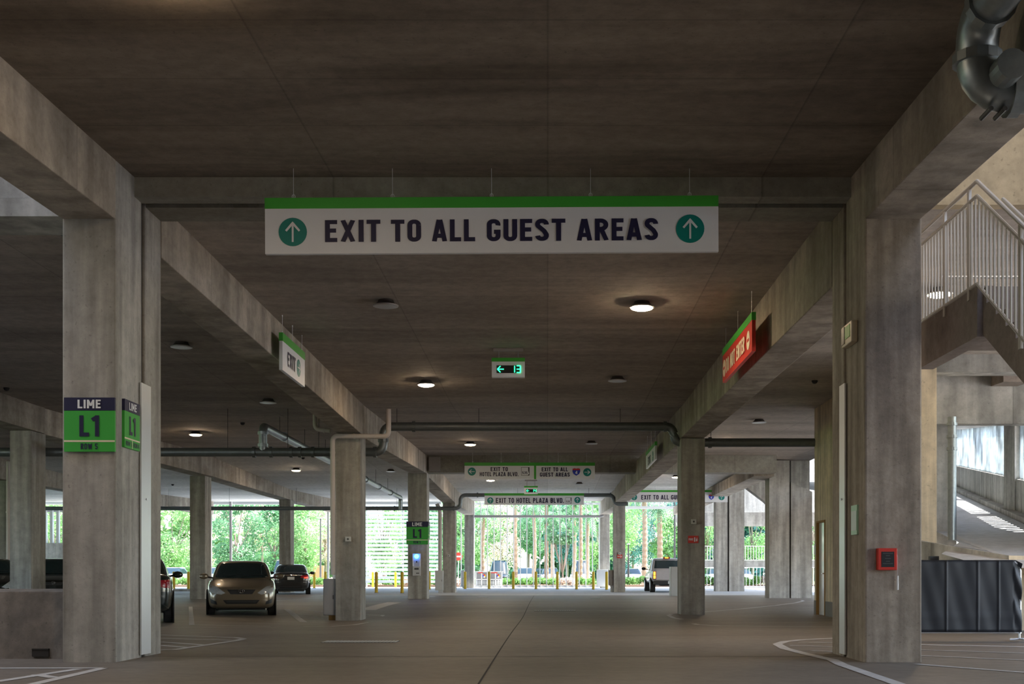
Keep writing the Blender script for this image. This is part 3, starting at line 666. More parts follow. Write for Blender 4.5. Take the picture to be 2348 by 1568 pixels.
badge(s5, sx(684.6, X5, Yc), -H5*.60, .155, 0, -PI/2)
# red DO NOT ENTER sign (faces -X)
X6 = 3.18
Ya, Yb = X6*2800/(1724-1255), X6*2800/(1657-1255); L6 = Yb-Ya; Yc = (Ya+Yb)/2
zt6 = E+(1317-711)*Ya/2800; H6 = 89.5*Ya/2800
s6 = sign('do_not_enter_sign', 'red do not enter sign hanging beside the right beam', L6, H6, (X6, Yc, zt6-.03), -PI/2, 0, .2, 3, zt=.16, face='red')
letx(s6, 'DO NOT ENTER', 1665, 1710, X6, Yc, -H6*.62, H6*.42, 'creamtx', sgn=-1)
for pxx in (1716.0, 1661.0):
    b = obj('no_entry_disc', disc(.15, -.006, 0), M['creamtx'], s6, (-sx(pxx, X6, Yc), 0, -H6*.62))
    obj('bar', MB().box(-.085, .085, -.010, -.006, -.022, .022), M['red'], b)
# far side sign facing -X
X7 = 3.22
Ya, Yb = X7*2800/(1502-1255), X7*2800/(1481-1255)
s7 = sign('hanging_exit_sign', 'small white sign edge-on beside the right beam, past the second right column', Yb-Ya, 41*Ya/2800, (X7, (Ya+Yb)/2, E+(1317-1012)*Ya/2800), -PI/2, 0, .22, 3, zt=.12)
lettering('EXIT', 1.0, .25, M['navy'], s7, (-.3, -.004, -.37)); badge(s7, .95, -.37, .16, 0, PI/2)
lettering('EXIT', 1.0, .25, M['navy'], s7, (-.3, -.004, -.37)) if False else None

# LED row signs
SEG = {'1': [(.5,0,.5,1)], '3': [(0,0,1,0),(0,.5,1,.5),(0,1,1,1),(1,0,1,1)], '4': [(0,1,0,.5),(0,.5,1,.5),(1,0,1,1)]}
def led(label, x, y, ztop, num, w_=.64, rod=.16):
    t = thing('space_counter_sign', label, 'electronic sign', (x, y, ztop))
    obj('mount_bar', MB().box(-.29, .29, -.02, .05, -.02, .035), M['grey'], t)
    for s_ in (-.19, .19): obj('rod', MB().tube([(s_, .015, 0), (s_, .015, -rod-.04)], .014, 8), M['grey'], t)
    obj('housing', MB().box(-w_/2, w_/2, -.06, .09, -rod-.37, -rod), M['signw'], t, bevel=.004)
    obj('header_strip', MB().box(-w_/2-.003, w_/2+.003, -.065, .095, -rod-.07, -rod+.003), M['green'], t)
    d = obj('display', MB().box(-.225, .225, -.066, -.055, -rod-.295, -rod-.145), M['black'], t)
    zc = -rod-.22
    mb = MB()
    def bar(x0, z0, x1, z1, r=.009):
        dx, dz = x1-x0, z1-z0; L_ = math.hypot(dx, dz) or 1; nx, nz = -dz/L_*r, dx/L_*r
        mb.poly([(x0+nx,z0+nz),(x0-nx,z0-nz),(x1-nx,z1-nz),(x1+nx,z1+nz)], -.075, -.066)
    bar(-.21, zc, -.085, zc); bar(-.21, zc, -.15, zc+.06); bar(-.21, zc, -.15, zc-.06)
    obj('arrow_light', mb, M['led'], d)
    mb = MB(); x0 = .09
    for ch in num:
        for a in SEG[ch]:
            bar(x0+a[0]*.07, zc-.065+a[1]*.13, x0+a[2]*.07, zc-.065+a[3]*.13)
        x0 += .075 if ch == '1' else .11
    obj('digits', mb, M['led'], d)
    return t
led('hanging counter sign with green arrow and 13 over the lane', hx(1165.5, 23.8), 23.8, cz(23.8)-.035, '13')
led('farther counter sign with green arrow, just below the two-way sign', hx(1217.5, 57.8), 57.8, cz(57.8)-.035, '14', rod=.26)

# ------------------------------------------------------------------ column signs
def limesign(label, loc, w_, rotz=0, row='ROW 5', split=False):
    h = w_*1.065
    t = thing('row_sign', label, 'sign', loc, (0, 0, rotz))     # origin: top centre, front face y=0
    obj('panel', MB().box(-w_/2, w_/2, 0, .03, -h, 0), M['lime'], t)
    obj('top_band', MB().box(-w_/2-.001, w_/2+.001, -.003, .03, -h*.24, .001), M['navy'], t)
    obj('divider', MB().box(-w_/2, w_/2, -.003, 0, -h*.822, -h*.79), M['creamtx'], t)
    lettering('LIME', w_*.46, h*.16, M['signw'], t, (0, -.006, -h*.12), bold=.02)
    lettering('L1', w_*.39, h*.39, M['navy'], t, (0, -.004, -h*.525), bold=.02)
    if split:
        obj('divider', MB().box(-.006, .006, -.003, 0, -h, -h*.82), M['creamtx'], t)
        lettering('ROW 5', w_*.36, h*.10, M['navy'], t, (-w_*.25, -.004, -h*.91), bold=.01); lettering('ROW 4', w_*.36, h*.10, M['navy'], t, (w_*.25, -.004, -h*.91), bold=.01)
    else: lettering(row, w_*.34, h*.11, M['navy'], t, (0, -.004, -h*.905), bold=.012)
    return t
limesign('green LIME L1 sign with row 5 facing the camera on the near left column', P(205, 911.5, 13.26), .55)
Ya, Yb = -4.67*2800/(286-1255), -4.67*2800/(320-1255)
limesign('green LIME L1 sign on the lane side of the near left column', (-4.67, (Ya+Yb)/2, E+(1317-914)*Ya/2800), .50, PI/2, split=True)
limesign('green LIME L1 sign on the third left column above the blue light', P(956.5, 1195.5, 47.665), .84)
limesign('small edge-on green sign on the lane side of the third left column', (-4.66, 48.15, E+(1317-1195.5)*47.6/2800), .6, PI/2)

# stainless cover strips at the joint
t = thing('joint_cover_strip', 'tall stainless steel strip on the near left column joint', 'metal strip', (-4.69, 14.22, .03))
obj('plate', MB().box(0, .02, -.17, .17, 0, E+2.18), M['steel'], t); obj('bolt', MB().lathe([(.012,.02),(.012,.03)], (0,0,1.8), 8, 'x'), M['chrome'], t)
t = thing('joint_cover_strip', 'tall stainless steel strip on the near right column joint', 'metal strip', (3.45, 14.22, .03))
obj('plate', MB().box(-.02, 0, -.13, .13, 0, E+2.18), M['steel'], t); obj('bolt', MB().lathe([(.012,-.03),(.012,-.02)], (0,0,1.8), 8, 'x'), M['chrome'], t)

# fire box, green notice, emergency light, cameras
t = thing('fire_alarm_box', 'red fire alarm box with black panel on the near right column', 'alarm box', P(2031, 1282, 13.3))
k = 13.3/2800
obj('case', MB().box(-22*k, 21*k, -.09, 0, -25*k, 25*k), M['red'], t, bevel=.006)
d = obj('notice_panel', MB().box(-15*k, 14*k, -.094, -.09, -18*k, 17*k), M['black'], t)
mb = MB()
for z_, hw in ((13, 12), (8, 5), (1.5, 7), (-5, 5), (-10, 12)): mb.box(-hw*k, (hw-1)*k, -.096, -.094, (z_-1)*k, (z_+1)*k)
obj('worn_text_lines', mb, M['dkgrey'], d)
obj('rod', MB().tube([(25*k,-.03,-38*k),(25*k,-.03,-70*k)], .012, 8), M['white'], t); obj('cord', MB().tube([(21*k,-.05,14*k),(25*k,-.04,5*k),(25*k,-.03,-38*k)], .003, 5), M['lgrey'], t)
Yn = 3.44*2800/(1958-1255)
t = thing('notice_plate', 'pale green notice plate on the lane side of the near right column', 'sign', (3.44, Yn, E+(1317-1192)*Yn/2800))
obj('plate', MB().box(0, .02, -.13, .13, -.165, .165), mat('pale_green_plate', (.42,.68,.52), .4), t)
obj('panel', MB().box(-.004, 0, -.11, .11, -.12, .10), mat('pale_notice', (.62,.72,.70), .4), t)
Ye = 3.2*2800/(1945-1255)
t = thing('emergency_light', 'boxy emergency light with green label on the near right column', 'emergency light', (3.46, 13.82, E+(1317-766)*13.8/2800))
obj('housing', MB().box(-.075, .0, -.22, .22, -.12, .12), mat('cream_housing', (.60,.52,.38), .4), t, bevel=.01)
obj('label_plate', MB().box(-.08, -.075, -.16, .06, -.05, .09), M['green'], t); obj('clear_cover', MB().box(-.085, -.075, .08, .2, -.09, .10), M['lens'], t)
def smallbox(name, label, cat, px, py, Y, w_, h_, m, d_=.08):
    t = thing(name, label, cat, P(px, py, Y)); obj('case', MB().box(-w_/2, w_/2, -d_, 0, -h_/2, h_/2), M[m], t, bevel=.006)
    obj('lens', disc(w_*.18, -d_-.01, -d_, 12), M['dkgrey'], t); return t
smallbox('wall_sounder', 'small white alarm sounder on the second left column', 'alarm sounder', 799, 1236, 30.69, .14, .12, 'lgrey')
smallbox('wall_sounder', 'small white alarm sounder above the red sign on the second right column', 'alarm sounder', 1590, 1196, 31.59, .14, .13, 'lgrey')
smallbox('wall_sounder', 'tiny pale sounder on the fourth left column', 'alarm sounder', 1029, 1274, 62.39, .13, .12, 'lgrey')
smallbox('wall_sounder', 'tiny pale sounder above the small red sign on the third right column', 'alarm sounder', 1421, 1269, 63.69, .14, .13, 'lgrey')
def firesign(label, px, py, Y, w_, h_):
    t = thing('fire_extinguisher_sign', label, 'sign', P(px, py, Y)); obj('plate', MB().box(-w_/2, w_/2, -.012, 0, -h_/2, h_/2), M['red'], t)
    lettering('FIRE', w_*.42, h_*.3, M['signw'], t, (-w_*.22, -.016, 0), bold=.01)
    mb = MB().poly([(w_*.08,-h_*.32),(w_*.2,-h_*.32),(w_*.2,h_*.2),(w_*.14,h_*.32),(w_*.08,h_*.2)], -.016, -.012).poly([(w_*.26,-h_*.1),(w_*.33,-h_*.32),(w_*.4,-h_*.1),(w_*.36,h_*.28),(w_*.3,h_*.05)], -.016, -.012)
    obj('extinguisher_symbol', mb, M['signw'], t)
firesign('red fire extinguisher sign on the second right column', 1589.5, 1236.5, 31.59, .27, .19)
firesign('small red fire sign on the third right column', 1421, 1275.5, 63.69, .27, .19)

# emergency phone
t = thing('emergency_phone', 'silver emergency phone with blue beacon on the third left column', 'emergency phone', P(956, 1320, 47.68))
k = 47.68/2800
obj('upper_housing', MB().box(-9*k, 9*k, -.10, 0, 22*k, 51*k), M['lgrey'], t, bevel=.01)
for s_ in (-1, 1): obj('side_strip', MB().box(s_*8*k-.025, s_*8*k+.025, -.13, -.10, 22*k, 51*k), M['white'], t)
obj('lower_housing', MB().box(-9*k, 9*k, -.14, 0, 0, 22*k), M['lgrey'], t, bevel=.01)
obj('beacon', MB().lathe([(.005,-.20),(.06,-.185),(.085,-.14),(.085,-.10)], (0,0,44.5*k), 16, 'y'), M['ledblue'], t)
obj('camera', disc(.03, -.12, -.10, 12), M['black'], t, (0, 0, 32*k)); obj('handset_recess', MB().box(-5*k, 5*k, -.146, -.14, 14*k, 18*k), M['dkgrey'], t)
obj('button_panel', MB().box(-1*k, 6*k, -.146, -.14, 5*k, 7*k), M['dkgrey'], t)

# cabinets at column bases
def cabinet(name, label, x0, x1, y0, y1, z0, z1, m, leg=True, cat='cabinet'):
    gz = hz((x0+x1)/2, y0)
    t = thing(name, label, cat, ((x0+x1)/2, (y0+y1)/2, gz)); w_, d_ = (x1-x0)/2, (y1-y0)/2
    obj('body', MB().box(-w_, w_, -d_, d_, z0, z1), M[m], t, bevel=.01)
    obj('door', MB().box(-w_+.02, w_-.02, -d_-.012, -d_, z0+.03, z1-.03), M[m], t)
    obj('handle', MB().box(w_-.07, w_-.05, -d_-.03, -d_-.012, (z0+z1)/2-.05, (z0+z1)/2+.05), M['dkgrey'], t)
    if leg: obj('plinth', MB().box(-w_*.2, w_*.9, -d_*.6, d_*.6, -.06, z0), M['wood'] if leg == 'w' else M['lgrey'], t)
    return t
cabinet('electrical_box', 'grey metal box at the foot of the second left column', hx(741, 30.8), -5.34, 30.8, 31.2, .13, 1.05, 'grey', 'w')
cabinet('electrical_box', 'pale grey box at the foot of the fourth left column', hx(998, 62), hx(1016, 62), 61.9, 62.3, .12, 1.13, 'lgrey', 'g')
cabinet('equipment_cabinet', 'white cabinet beside the outer right column', hx(1369, 79.2), hx(1394, 79.2), 79.2, 79.8, .08, 1.2, 'lgrey', 'g')
cabinet('electrical_box', 'brown box by the third right column', hx(1396, 63.8), 3.44, 63.8, 64.3, .35, 1.15, 'base', 'g')
cabinet('ticket_kiosk', 'white ticket kiosk beside the second right column', hx(1538, 54), hx(1566, 54), 54, 54.7, 0, 1.30, 'lgrey', None, cat='kiosk')
cabinet('electrical_box', 'grey cabinet left of the cylinder cages', hx(1057, 79.4), hx(1064, 79.4), 79.4, 79.8, .08, 1.15, 'lgrey', 'g')

# ------------------------------------------------------------------ pipes
def ring(mb, p, ax, r, w_=.06):
    p = Vector(p); a = Vector(ax).normalized()*w_/2; mb.tube([p-a, p+a], r, 14)
def elbow(a, c, b, r, n=6):
    a, b, c = Vector(a), Vector(b), Vector(c); o = []
    for i in range(n+1):
        t_ = i/n; o.append(a*(1-t_)**2+c*2*t_*(1-t_)+b*t_**2)
    return o
def pipe(name, label, pts, r, m, rb=.2, couplings=(), hangers=(), cr=1.25, group=None):
    pts = [Vector(p) for p in pts]; path = [pts[0]]
    for i in range(1, len(pts)-1):
        d1_ = (pts[i-1]-pts[i]).normalized(); d2_ = (pts[i+1]-pts[i]).normalized()
        path += elbow(pts[i]+d1_*rb, pts[i], pts[i]+d2_*rb, r)
    path.append(pts[-1])
    t = thing(name, label, 'pipe', pts[0], group=group)
    o0 = pts[0]
    o = obj('pipe_run', MB().tube([q-o0 for q in path], r, 16), m, t, smooth=True); smooth_angle(o)
    for p_, ax in couplings:
        mb = MB(); ring(mb, Vector(p_)-o0, ax, r*cr, r*.7); obj('coupling', mb, m, t)
    for x, y, z in hangers:
        q = Vector((x, y, z))-o0
        obj('hanger_rod', MB().tube([q, (q.x, q.y, cz(y)-o0.z)], .008, 6), M['dkgrey'], t)
    return t
Yp = 32.0; hl = E+(1317-1036.5)*Yp/2800; hu = E+(1317-978)*Yp/2800
xe = hx(879, Yp)
pipe('drain_pipe', 'long grey drain pipe crossing low behind the near left column', [(-30, Yp, hl), (xe, Yp, hl), (xe, Yp, hu), (hx(1545, Yp), Yp, hu), (hx(1545, Yp), Yp, hu-.42), (8.9, Yp, hu-.42)], .115, M['galvd'], .24,
     couplings=[((hx(x, Yp), Yp, hl), (1,0,0)) for x in (583, 622, 668, 688, 718, 860)]+[((xe, Yp, hl+.3), (0,0,1)), ((hx(949,Yp), Yp, hu), (1,0,0)), ((hx(1525,Yp), Yp, hu), (1,0,0)), ((hx(1628,Yp), Yp, hu-.42), (1,0,0))],
     hangers=[(hx(x, Yp), Yp, z) for x, z in ((522, hl), (660, hl), (731, hl), (240, hl), (50, hl), (910, hu), (1098, hu), (1422, hu), (1630, hu-.42))])
xr = hx(603, Yp)
pipe('drain_pipe', 'bright galvanised pipe rising from the low pipe and running toward the trees', [(xr, Yp, hl), (xr, Yp, E+3.88), (xr, 62, E+3.90), (xr, 62, E+3.3)], .11, M['galv'], .2,
     couplings=[((xr, Yp, hl+.18), (0,0,1)), ((xr, Yp, hl+.5), (0,0,1))]+[((xr, y, E+3.89), (0,1,0)) for y in (34.5, 38.5, 42, 46, 50, 54, 58)], hangers=[(xr, y, E+3.9) for y in (34, 37.5, 41, 45, 49, 53, 57)])
Yq = 62.1; h1_ = E+(1317-1165.5)*Yq/2800; h2_ = E+(1317-1135)*Yq/2800
pipe('drain_pipe', 'far low drain pipe across the left openings with a raised run over the lane', [(-32, Yq, h1_), (hx(1056, Yq), Yq, h1_), (hx(1056, Yq), Yq, h2_), (hx(1408, Yq), Yq, h2_), (hx(1408, Yq), Yq, h2_-.45), (hx(1440, Yq), Yq, h2_-.45)], .10, M['galvd'], .3,
     couplings=[((hx(x, Yq), Yq, h1_), (1,0,0)) for x in (607, 905, 1040)]+[((hx(1095, Yq), Yq, h2_), (1,0,0)), ((hx(1400, Yq), Yq, h2_), (1,0,0))],
     hangers=[(hx(x, Yq), Yq, h1_) for x in (386, 526, 680, 910)]+[(hx(x, Yq), Yq, h2_) for x in (1187, 1350)])
pipe('water_pipe', 'thin pale pipe crossing in front of the tall fin screen', [(-4.7, 78.6, E+3.74), (3.46, 78.6, E+3.74), (3.6, 78.6, E+3.8)], .085, M['grey'], .15)
k = 30.75/2800
pipe('white_downpipe', 'offwhite drain pipe bending around the top of the second left column', [(hx(891,30.5), 30.5, E+(1317-941)*k), (hx(891,30.5), 30.5, E+(1317-1003)*k), (hx(763,30.5), 30.5, E+(1317-1002)*k), (hx(763,30.5), 30.5, .95)], .062, M['pvc'], .14,
     couplings=[((hx(812,30.5), 30.5, E+(1317-1002.5)*k), (1,0,0)), ((hx(763,30.5),30.5,E+(1317-1040)*k), (0,0,1)), ((hx(763,30.5),30.5,E+(1317-1100)*k), (0,0,1))], cr=1.12)
pipe('white_downpipe', 'short offwhite pipe stub left of the second left column top', [(hx(717,31), 31.3, cz(31.3)), (hx(717,31), 31.3, E+3.72), (hx(752,31), 31.3, E+3.68)], .055, M['pvc'], .14, couplings=[((hx(738,31), 31.3, E+3.69), (1,0,0))])
pipe('white_downpipe', 'pale downpipe on the fourth left column', [(hx(1009,62.2), 62.2, 1.0), (hx(1009,62.2), 62.2, E+3.25), (hx(1002,62.2), 62.2, E+3.6)], .10, M['pvc'], .2)
pipe('white_downpipe', 'slim beige standpipe at the left picture edge behind the parapet', [(hx(20,40), 40, -.05), (hx(20,40), 40, E+3.7)], .07, M['pvc'], .1, couplings=[((hx(20,40), 40, z), (0,0,1)) for z in (1.2, 3.0)])
pipe('fire_standpipe', 'tall galvanised standpipe in front of the ramp', [(hx(2183,24.8), 24.8, rz(24.8)+.02), (hx(2183,24.8), 24.8, E+3.2)], .085, M['galv'], .1,
     couplings=[((hx(2183,24.8), 24.8, E+z), (0,0,1)) for z in (.42, 2.55, 2.8, 3.05)])
pipe('small_pipe', 'dark thin diagonal conduit from the second to the third left column', [(hx(870,32), 32.3, E+3.1), (hx(935,47), 47.5, E+3.75)], .03, M['galvd'], .1) if False else None
# pipe cluster at the top right corner
t = thing('pipe_assembly', 'galvanised pipe elbow and tee hanging at the upper right corner', 'pipe', (3.12, 8.9, E+4.02))
r = .15
path = [Vector((.04,-8,-.18))]+elbow((0,-.28,0), (0,0,0), (0.02,.02,-.28), r)
o = obj('pipe_run', MB().tube(path, r, 20), M['galv'], t, smooth=True); smooth_angle(o)
mb = MB(); ring(mb, (0,-.32,0), (0,1,0), r*1.18, .09); obj('coupling', mb, M['galv'], t)
mb = MB(); ring(mb, (.02,.02,-.26), (0,0,1), r*1.18, .07); obj('coupling', mb, M['galv'], t)
path = elbow((.02,.02,-.24), (.02,.02,-.50), (.30,.02,-.50), r)+[Vector((.55,.02,-.50))]
o = obj('tee', MB().tube(path, r, 20), M['galv'], t, smooth=True); smooth_angle(o)
mb = MB(); ring(mb, (.28,.02,-.5), (1,0,0), r*1.2, .08); obj('coupling', mb, M['galv'], t)
o = obj('branch_cap', MB().tube([(.16,.02,-.42),(.16,-.30,-.42)], r*.72, 18), M['galv'], t)
for a in (-.06, .04): obj('bolt', MB().tube([(.14+a,-.1,-.66),(.14+a,.1,-.66)], .018, 8), M['dkgrey'], t)
obj('pipe_hanger', MB().tube([(.02,-1.6,.0),(.02,-1.6,.42)], .012, 6).tube([(0,-.35,.1),(0,-.35,.52)], .012, 6), M['dkgrey'], t)

# ------------------------------------------------------------------ ceiling lamps, sensors
def make_lamp(lit):
    t = thing('ceiling_lamp', '', 'ceiling lamp')
    obj('housing', MB().lathe([(.12,0),(.13,-.03),(.175,-.075),(.19,-.085)], n=24), M['fixture'], t, smooth=False)
    obj('trim_ring', MB().lathe([(.19,-.08),(.205,-.085),(.205,-.10),(.185,-.105)], n=28), M['ring'], t)
    if lit: obj('lens', MB().lathe([(.183,-.10),(.17,-.118),(.12,-.135),(.05,-.142),(.005,-.143)], n=24), M['lamp'], t, smooth=True)
    else: obj('lens', MB().lathe([(.183,-.10),(.15,-.103),(.005,-.104)], n=24), M['lens'], t, smooth=True)
    return t
LIT = [(-2.8, 9.0, 'lit lamp glowing just above the picture near the top left'), (1.54, 19.9, 'large lit lamp right of the big exit sign'), (-2.73, 27.5, 'lit lamp between the small exit sign and the counter sign'),
       (-11.0, 38.2, 'lit lamp over the left aisle above the low drain pipe'), (-10.8, 52.5, 'lit lamp over the left aisle above the black car'), (-2.64, 41.8, 'lit lamp just below the raised pipe over the lane'),
       (-2.65, 57, 'lit lamp under the two-way sign'), (6.0, 41.3, 'lit lamp right of the second right column'), (5.85, 55.5, 'lit lamp above the far guest areas sign')]
UNL = [(-2.62, 19.8, 'unlit lamp below the left half of the big exit sign'), (1.55, 27.0, 'unlit lamp right of the counter sign'), (-6.95, 23.2, 'unlit lamp seen right beside the near left column'), (6.0, 34.6, 'unlit lamp right of the second right column'),
       (1.5, 41.5, 'unlit lamp right of centre beyond the raised pipe'), (1.55, 59, 'unlit lamp right of the two-way sign, farther back'), (-6.8, 53, 'unlit lamp between the second and third left columns'), (-2.66, 36.6, 'unlit lamp half hidden by the raised pipe'),
       (-11.2, 66, 'unlit lamp above the black car near the openings'), (-6.9, 30.2, 'unlit lamp left of the top of the second left column')]
L0 = make_lamp(True); L1_ = make_lamp(False)
KIDS[L0.name] = list(L0.children); KIDS[L1_.name] = list(L1_.children)
for arr, pr in ((LIT, L0), (UNL, L1_)):
    for i, (x, y, lb) in enumerate(arr):
        lb = lb
        if i == 0: pr.location = (x, y, cz(y)+.002); pr['label'] = lb; pr['group'] = 'round ceiling lamps'
        else: dup(pr, (x, y, cz(y)+.002), lb, group='round ceiling lamps')
# two lamps under the far walkway roof
def make_sensor():
    t = thing('ceiling_sensor', '', 'sensor'); obj('dome', MB().lathe([(.07,0),(.07,-.02),(.05,-.06),(.02,-.075)], n=16), M['black'], t); obj('stem', MB().tube([(0,0,0),(0,0,.02)], .02, 8), M['dkgrey'], t); return t
S0 = make_sensor(); KIDS[S0.name] = list(S0.children)
for i, (px, py, Y, lb) in enumerate([(556, 965, 35.5, 'small black ceiling sensor left of the galvanised riser'), (695, 1060, 48.5, 'small dark ceiling sensor above the black car aisle'), (1868, 864, 27.5, 'small black ceiling sensor beside the near right column'), (15, 892, 28.5, 'small dark ceiling sensor at the far left edge'), (396, 1110, 60, 'tiny ceiling sensor behind the near left column')]):
    x = hx(px, Y)
    if i == 0: S0.location = (x, Y, cz(Y)); S0['label'] = lb
    else: dup(S0, (x, Y, cz(Y)), lb)
t = thing('wall_panel', 'grey box fixed to the cross beam at the third left column', 'electrical box', P(995.5, 1065, 47.68))
obj('case', MB().box(-.2, .25, -.2, 0, -.26, .28), M['grey'], t, bevel=.01); obj('lid', MB().box(-.18, .23, -.21, -.2, -.24, .26), M['grey'], t)
tag(obj('sign_shadow_patch', MB().box(3.435, 3.458, 17.6, 19.0, E+3.72, E+4.12), M['dkgrey']), 'dark patch painting the shadow of the red sign on the right beam', 'painted shadow') if False else None  # disabled dark patch painting the red sign's cast shadow

# ------------------------------------------------------------------ stair tower
SXL = 4.40; Zl = E+2.955
st = thing('concrete_stair', 'brown concrete stair and landing with picket railings at the upper right', 'stair', (SXL, 12.5, 0))
obj('landing', MB().box(.01, 3.6, .012, 1.99, Zl-.30, Zl-.02).box(0, .18, 0, 2.0, Zl-.52, Zl), M['stair'], st)
n = 22; rise, run = .17, .257
z = Zl-.03; y = 0.0; fl = MB()
yE = -n*run-.1; zE = Zl-.03-n*rise
def under(yy): return (Zl-.50)+(zE-.32-(Zl-.50))*(yy/yE)
for i in range(n+1):
    y2 = y-(.1 if i == 0 else run)
    fl.hexa([(.06,y2,under(y2)),(1.5,y2,under(y2)),(1.5,y,under(y)),(.06,y,under(y)),(.06,y2,z),(1.5,y2,z),(1.5,y,z),(.06,y,z)])
    y = y2; z -= rise
obj('flight', fl, M['stair'], st)
rr = thing('stair_railing', 'galvanised picket railing with handrail along the stair landing', 'railing', (SXL, 12.5, Zl))
def rail_run(parent, A, B, n, side=True, post_at=(0, .5, 1), rot=None):
    A, B = Vector(A), Vector(B); up = Vector((0,0,1))
    obj('handrail', MB().tube([A+up*1.07, B+up*1.07], .022, 10), M['rail'], parent)
    obj('top_rail', MB().tube([A+up*.92, B+up*.92], .02, 8), M['rail'], parent)
    obj('bottom_rail', MB().tube([A+up*.02, B+up*.02], .018, 8), M['rail'], parent)
    for i in range(n):
        q = A+(B-A)*((i+.5)/n); obj('picket', MB().box(q.x-.008, q.x+.008, q.y-.012, q.y+.012, q.z+.03, q.z+.92), M['railp'], parent)
    for f_ in post_at:
        q = A+(B-A)*f_; obj('post', MB().box(q.x-.014, q.x+.014, q.y-.028, q.y+.028, q.z-.1, q.z+1.06), M['rail'], parent)
rail_run(rr, (0, 0, 0), (0, 1.95, 0), 18, post_at=(.12, .52, 1.0))
nn = n
rail_run(rr, (0, 0, 0), (0, -5.6, -3.71), 52, post_at=(.205, .42, .63, .82, 1.0))
obj('wall_handrail', MB().tube([(.22, -.12, .85), (.22, -5.4, -2.65)], .02, 10), M['rail'], rr)
obj('wall_handrail', MB().tube([(1.5, 1.9, .55), (0.25, 1.9, .55)], .02, 8), M['rail'], rr)

# ------------------------------------------------------------------ crowd barrier
Yb_ = 17.6; k = Yb_/2800
xl, xr_ = hx(2080, Yb_), hx(2339, Yb_)
t = thing('crowd_barrier', 'steel crowd barrier covered in black fabric at the right edge', 'barrier', ((xl+xr_)/2, Yb_, 0))
w_ = (xr_-xl)/2; zt_ = E+(1317-1287)*k; zb_ = E+(1317-1449)*k
o = obj('frame', MB().tube([(-w_,0,zb_-.02)]+[(-w_,0,zt_-.15)]+elbow((-w_,0,zt_-.12),(-w_,0,zt_),(-w_+.12,0,zt_),.02)+elbow((w_-.14,0,zt_),(w_,0,zt_),(w_,0,zt_-.14),.02)+[(w_,0,zb_-.02)], .02, 10).tube([(-w_,0,zb_),(w_,0,zb_)], .018, 8), M['steel'], t)
for x in (-w_, w_-.01):
    obj('foot', MB().tube([(x,0,zb_),(x,0,.03)], .016, 8).tube([(x-.16,-.05,.02),(x,-.02,.03),(x+.12,.0,.02)], .014, 8).tube([(x,-.32,.015),(x,0,.03),(x,.32,.015)], .014, 8), M['steel'], t)
nx, nz = 110, 22; mb = MB()
random.seed(3)
for j in range(nz+1):
    for i in range(nx+1):
        u, v = i/nx, j/nz
        x = -w_-.02+u*(2*w_+.03); z = zb_+.0+(zt_+.02-zb_)*v
        seam = sum(math.exp(-((u-c_)/.006)**2) for c_ in (.345, .62, .80))*.018
        yv = -.035-.005*math.sin(u*21+2*math.sin(v*3))-.0025*math.sin(u*47+v*7)-seam-.012*math.exp(-((v-.21)/.02)**2)-(.03*math.sin(v*14+u*50) if u > .93 else 0)*(.4+.6*v)
        if u > .95 and v > .88: z -= (u-.95)*2.2*(v-.88)/.12*.5
        mb.v.append((x, yv, z))
for j in range(nz):
    for i in range(nx): a = j*(nx+1)+i; mb.f.append((a, a+1, a+nx+2, a+nx+1))
o = obj('fabric_cover', mb, M['fabric'], t, smooth=True)
md = o.modifiers.new('s', 'SOLIDIFY'); md.thickness = .004
tag(obj('orange_marker', MB().box(hx(2143,22)-.08, hx(2143,22)+.08, 22, 22.1, 0, E+.33), M['black']), 'short black post behind the crowd barrier beside the beige wall', 'post')

# ------------------------------------------------------------------ bollards
def make_bollard():
    t = thing('bollard', '', 'bollard')
    o = obj('post', MB().lathe([(.083,-.1),(.083,1.0),(.075,1.03),(.05,1.055),(.012,1.065)], n=18), M['yellow'], t, smooth=True); smooth_angle(o)
    obj('base_collar', MB().lathe([(.11,0),(.11,.012),(.085,.014)], n=18), M['dkgrey'], t)
    return t
B0 = make_bollard(); KIDS[B0.name] = list(B0.children)
BOL = [(398.5, 70, 'yellow bollard left of the far left column by the gold car'), (432, 70, 'yellow bollard half hidden by the far left column'), (720.5, 78, 'yellow bollard right of the black car'), (746, 74, 'yellow bollard just left of the white downpipe'),
       (855, 84, 'farther left yellow bollard in front of the louvre screen'), (863, 62, 'nearer left yellow bollard in front of the louvre screen'), (907, 84, 'farther right yellow bollard in front of the louvre screen'), (922, 61, 'nearer yellow bollard beside the blue light column'), (984.5, 72, 'yellow bollard peeking out right of the third left column'),
       (1066.5, 74, 'yellow bollard left of the cylinder cages'), (1121.5, 74, 'yellow bollard in front of the cylinder cages'), (1177, 74, 'third yellow bollard of the row before the fin screen'), (1229, 73.5, 'fourth yellow bollard of the row before the fin screen'),
       (1278, 73, 'fifth yellow bollard of the row before the fin screen'), (1322, 72.5, 'sixth yellow bollard of the row before the fin screen'), (1360.6, 72, 'seventh yellow bollard, by the white cabinet'), (1391, 71, 'last yellow bollard, by the third right column')]
for i, (px, Y, lb) in enumerate(BOL):
    loc = (hx(px, Y), Y, hz(hx(px, Y), Y))
    if i == 0: B0.location = loc; B0['label'] = lb; B0['group'] = 'yellow bollards'
    else: dup(B0, loc, lb, group='yellow bollards')

